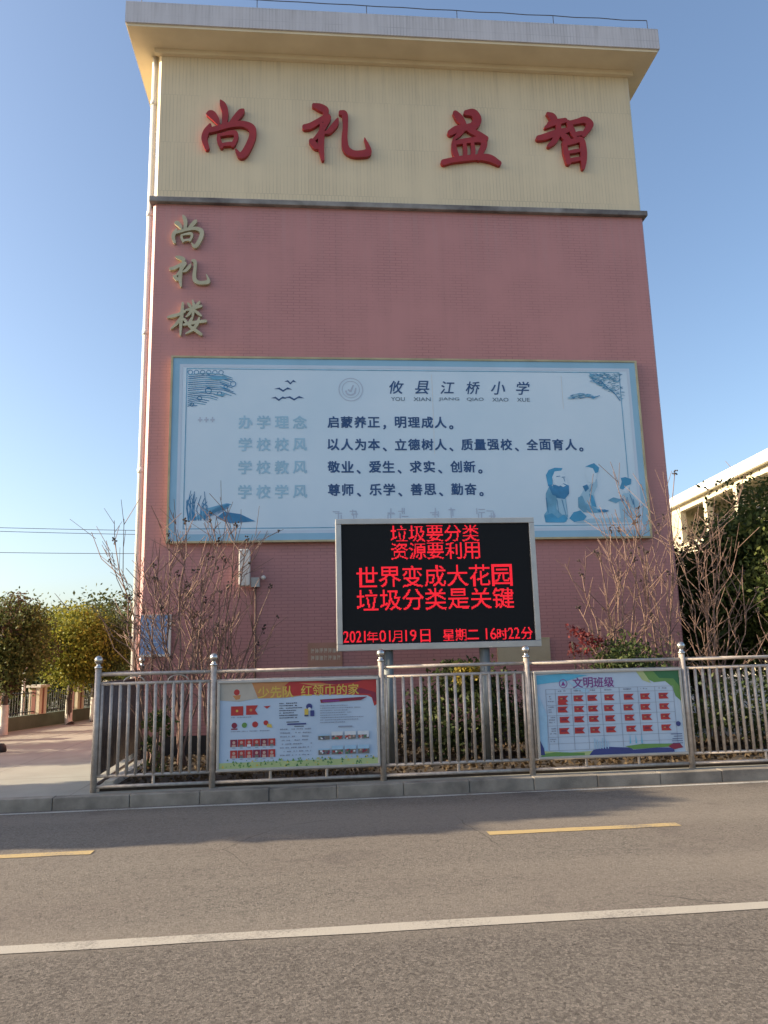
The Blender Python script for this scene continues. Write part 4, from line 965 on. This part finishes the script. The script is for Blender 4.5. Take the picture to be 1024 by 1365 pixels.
for i, (x, y, tp, r_, m_, lb) in enumerate(specs):
    tree('background_tree', (x, y), tp, (r_, r_), -.4, 9000, m_, lb, BG, .085, .13, 0, 7, seed=40 + i, z_g=-.9, extra=(lf_yel, 500))
hl = MB(); xs = np.linspace(-180, 60, 240); tops = [9.6 + 1.3 * math.sin(x * .045 + 1) + 1.0 * math.sin(x * .13) + random.uniform(-.35, .35) for x in xs]
vs = []
for x, z in zip(xs, tops): vs += [(x, 96, -1), (x, 110, z * .8), (x, 125, z)]
hl.add(vs, [(3 * i + a, 3 * i + 3 + a, 3 * i + 4 + a, 3 * i + 1 + a) for i in range(len(xs) - 1) for a in (0, 1)])
struct('wooded_hill', hl, M('hill_wood', (.05, .06, .03), .95, c2=(.025, .034, .02), scale=.35, bmp=1, bscale=.8))
# right hand evergreens
RGRP = 'evergreens beside the building at the right'
tree('evergreen_tree', (11.8, .9), 4.72, (2.15, 1.9), .5, 44000, lf_mid, 'big dense dark evergreen at the right edge with a few yellowing sprays', RGRP, .05, .14, 0, 9, seed=61, clumps=230, spread=.14, cone=.1, extra=(lf_dark, 22000))
tree('evergreen_tree', (9.95, 1.9), 3.62, (.8, .9), .3, 26000, lf_mid, 'narrow dark evergreen between the building corner and the big evergreen', RGRP, .05, .1, 0, 7, seed=62, clumps=150, spread=.17, cone=.1, shell=.2, extra=(lf_dry, 1200))
tree('evergreen_tree', (10.85, -.1), 3.15, (.75, .6), 1.5, 4200, lf_yel, 'yellow-green bushy evergreen lit in front of the big dark one', RGRP, .045, .05, 0, 6, seed=63, clumps=40, spread=.26)
tree('evergreen_tree', (13.9, 2.6), 5.1, (2.0, 1.8), .6, 20000, lf_mid, 'tall dark evergreen cut by the right edge of the photo', RGRP, .06, .14, 0, 8, seed=64, clumps=150, spread=.16, cone=.2)

# ------------------------------------------------------------------ low boundary wall with pillars, at the left
A0, A1 = Vector((-4.84, 2.9)), Vector((-1.1, 17.8)); dr = (A1 - A0).normalized(); nrm = Vector((-dr.y, dr.x))
bw = thing('boundary_fence', (A0.x, A0.y, G), 'low green based fence with dark bars and cream pillars along the pavement', 'fence')
LW = (A1 - A0).length; mid = (A0 + A1) / 2 + nrm * .12
b = MB(); b.obox(mid, dr, nrm, LW / 2, .1, -.9, G + .30); obj('base_wall', b, m_green_base, bw)
pl_t = [(Vector((-3.75, 7.16)) - A0).dot(dr) + i * 1.68 for i in range(-2, 6)]
for t in pl_t:
    if t < .1 or t > LW: continue
    c = A0 + dr * t + nrm * .12
    q = MB(); q.obox(c, dr, nrm, .15, .15, G + .301, 1.05); pb = obj('pillar', q, m_cream_stucco, bw)
    q = MB(); q.obox(c, dr, nrm, .19, .19, 1.05, 1.11); obj('cap', q, m_lime, pb)
    q = MB(); q.obox(c - nrm * .1525, dr, nrm, .035, .0025, G + .31, 1.04); q.obox(c - dr * .1525, dr, nrm, .0025, .05, G + .31, 1.04); obj('stripe', q, m_brown_stripe, pb)
k = 0; t = .05
bars = MB()
while t < LW:
    c = A0 + dr * t + nrm * .12
    if all(abs(t - q) > .17 for q in pl_t): bars.tube([(c.x, c.y, G + .30), (c.x, c.y, .97)], .011, 5)
    t += .095
o_ = obj('bars', bars, m_iron, bw); o_['kind'] = 'stuff'; 
for z in (.93, .50):
    a_ = A0 + nrm * .12; b2 = A1 + nrm * .12; mb = MB(); mb.tube([(a_.x, a_.y, z), (b2.x, b2.y, z)], .014, 5); obj('rail', mb, m_iron, bw)
gl = thing('garden_lamp', (-6.0, 12.2, -.9), 'slim white garden lamp post with a globe, seen over the low fence', 'lamp')
mb = MB(); mb.smooth = True; mb.tube([(-6.0, 12.2, -.9), (-6.0, 12.2, 1.32)], .05, 10); obj('pole', mb, m_lime, gl)
mb = MB(); mb.smooth = True; mb.lathe((-6.0, 12.2, 1.32), [(.03, 0), (.05, .03)] + [(.09 * math.sin(R(t)), .13 - .09 * math.cos(R(t))) for t in range(35, 178, 16)], 14); obj('globe', mb, m_white_eave, gl)

# parked car behind the bars
def car(c, yaw):
    root = thing('parked_car', (c[0], c[1], -.9), 'silver car with dark windows parked behind the low barred fence', 'car')
    ca, sa = math.cos(yaw), math.sin(yaw)
    def tf(mb):
        o = MB(); o.f, o.mi, o.sm = mb.f, mb.mi, mb.sm; o.v = [(c[0] + x * ca - y * sa, c[1] + x * sa + y * ca, -.9 + z) for x, y, z in mb.v]; return o
    prof = [(-2.1, .30), (-2.18, .62), (-2.08, .92), (-1.75, .98), (-1.1, 1.42), (-.4, 1.55), (.75, 1.55), (1.55, 1.38), (2.0, .98), (2.15, .9), (2.2, .5), (2.12, .3), (1.78, .3), (1.7, .58), (1.4, .7), (1.1, .58), (1.02, .3), (-.98, .3), (-1.06, .58), (-1.36, .7), (-1.66, .58), (-1.74, .3)]
    b_ = MB(); b_.prism(prof, -.86, .86); body = bevel(obj('body', tf(b_), m_carpaint, root), .09, 3)
    for s_ in (-1, 1):
        for pr in ([(-1.45, 1.02), (-.98, 1.38), (-.38, 1.48), (-.34, 1.02)], [(-.26, 1.02), (-.28, 1.48), (.62, 1.48), (.62, 1.02)], [(.70, 1.02), (.70, 1.48), (1.42, 1.33), (1.72, 1.04)]):
            w_ = MB(); w_.prism(pr, s_ * .862, s_ * .872); obj('side_window', tf(w_), m_glass, root)
        for x in (-1.36, 1.4):
            wl = MB(); wl.smooth = True; wl.tube([(x, s_ * .68, .33), (x, s_ * .88, .33)], .33, 20); wo = obj('wheel', tf(wl), m_black, root)
            wl = MB(); wl.smooth = True; wl.tube([(x, s_ * .86, .33), (x, s_ * .89, .33)], .2, 16); obj('rim', tf(wl), m_alu, wo)
        q = MB(); q.box(-2.19, -2.13, s_ * .8 - .12, s_ * .8 + .06, .68, .82); obj('headlight', tf(q), m_white_eave, root)
        q = MB(); q.box(2.08, 2.2, s_ * .72 - .1, s_ * .72 + .1, .88, 1.06); obj('tail_light', tf(q), m_tail, root)
    q = MB(); q.add([(-1.66, -.72, 1.0), (-1.66, .72, 1.0), (-1.09, .64, 1.405), (-1.09, -.64, 1.405)], [(0, 1, 2, 3)]); q.v = [(x - .02, y, z + .025) for x, y, z in q.v]; obj('windscreen', tf(q), m_glass, root)
    q = MB(); q.add([(1.6, -.66, 1.37), (1.6, .66, 1.37), (1.98, .72, 1.02), (1.98, -.72, 1.02)], [(0, 1, 2, 3)]); q.v = [(x + .02, y, z + .02) for x, y, z in q.v]; obj('rear_window', tf(q), m_glass, root)
car((-7.3, 9.6), R(20))

sh = MB(); sh.smooth = True
sh.lathe((-2.66, 1.75, G), [(.09, 0), (.10, .03), (.09, .10), (.07, .14)], 12); sh.v = [(-2.66 + (x + 2.66) * 1.7, y, z) for x, y, z in sh.v]
sh.tube([(-2.74, 1.75, G + .1), (-2.78, 1.75, G + .32)], [.065, .06], 12)
tag(obj('boot', sh, m_black, loc=(-2.66, 1.75, G)), 'black boot standing on the pavement at the left photo edge', 'boot')

# ------------------------------------------------------------------ building at the right
d2 = Vector((.72, 11.76)).normalized(); n2v = Vector((-d2.y, d2.x))     # n2v points towards -X
O2 = Vector((26, 23.64))
rb = thing('corridor_building', (O2.x, O2.y, -.9), 'cream building with a bright white eave and columns behind the evergreens', 'building')
def P2(t, off): q = O2 + d2 * t - n2v * off; return (q.x, q.y)
def blk(name, t0, t1, o0, o1, z0, z1, m, parent=rb):
    c = P2((t0 + t1) / 2, (o0 + o1) / 2); mb = MB(); mb.obox(c, d2, n2v, (t1 - t0) / 2, (o1 - o0) / 2, z0, z1); return obj(name, mb, m, parent)
T0, T1 = -16, 13.6
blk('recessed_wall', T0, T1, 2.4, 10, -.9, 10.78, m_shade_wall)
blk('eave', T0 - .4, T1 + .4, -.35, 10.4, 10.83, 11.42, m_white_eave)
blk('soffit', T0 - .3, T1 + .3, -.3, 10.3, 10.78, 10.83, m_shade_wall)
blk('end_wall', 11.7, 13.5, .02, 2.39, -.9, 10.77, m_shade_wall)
blk('beam', T0, T1, .0, .3, 10.42, 10.78, m_cream_stucco)
for zf in (7.2, 3.6): blk('floor_slab', T0, T1, 0, 2.4, zf - .4, zf, m_cream_stucco); blk('parapet', T0, T1, .05, .2, zf, zf + 1.1, m_cream_stucco)
for k in range(8):
    t = 11.4 - k * 3.8; blk('column', t - .21, t + .21, -.02, .36, -.9, 10.42, m_cream_stucco)
for k in range(8):
    t = T0 + 1.9 + k * 3.38
    for zf in (7.2, 3.6):
        wn = blk('window', t - .9, t + .9, 2.36, 2.41, zf + 1.0, zf + 2.5, m_white_eave); blk('pane', t - .82, t + .82, 2.345, 2.362, zf + 1.08, zf + 2.42, m_glass, wn)

# ------------------------------------------------------------------ overhead lines at the far left
for i, (za, zb, y) in enumerate(((8.08, 7.83, 25), (7.95, 7.68, 25.3), (6.89, 6.70, 25))):
    mb = MB(); x0, x1 = -45, 12
    pts = []
    for k in range(25):
        x = x0 + (x1 - x0) * k / 24; pts.append((x, y, za + (zb - za) * (x + 12.1) / 6.27 + .9 * ((k - 13.5) / 12) ** 2 - .02))
    mb.tube(pts, .016, 4)
    tag(obj('power_line', mb, m_wire), ('upper of the two close overhead wires crossing the sky left of the building', 'lower of the two close overhead wires crossing the sky left of the building', 'single lowest overhead wire crossing the sky above the left trees')[i], 'wire', 'overhead wires')
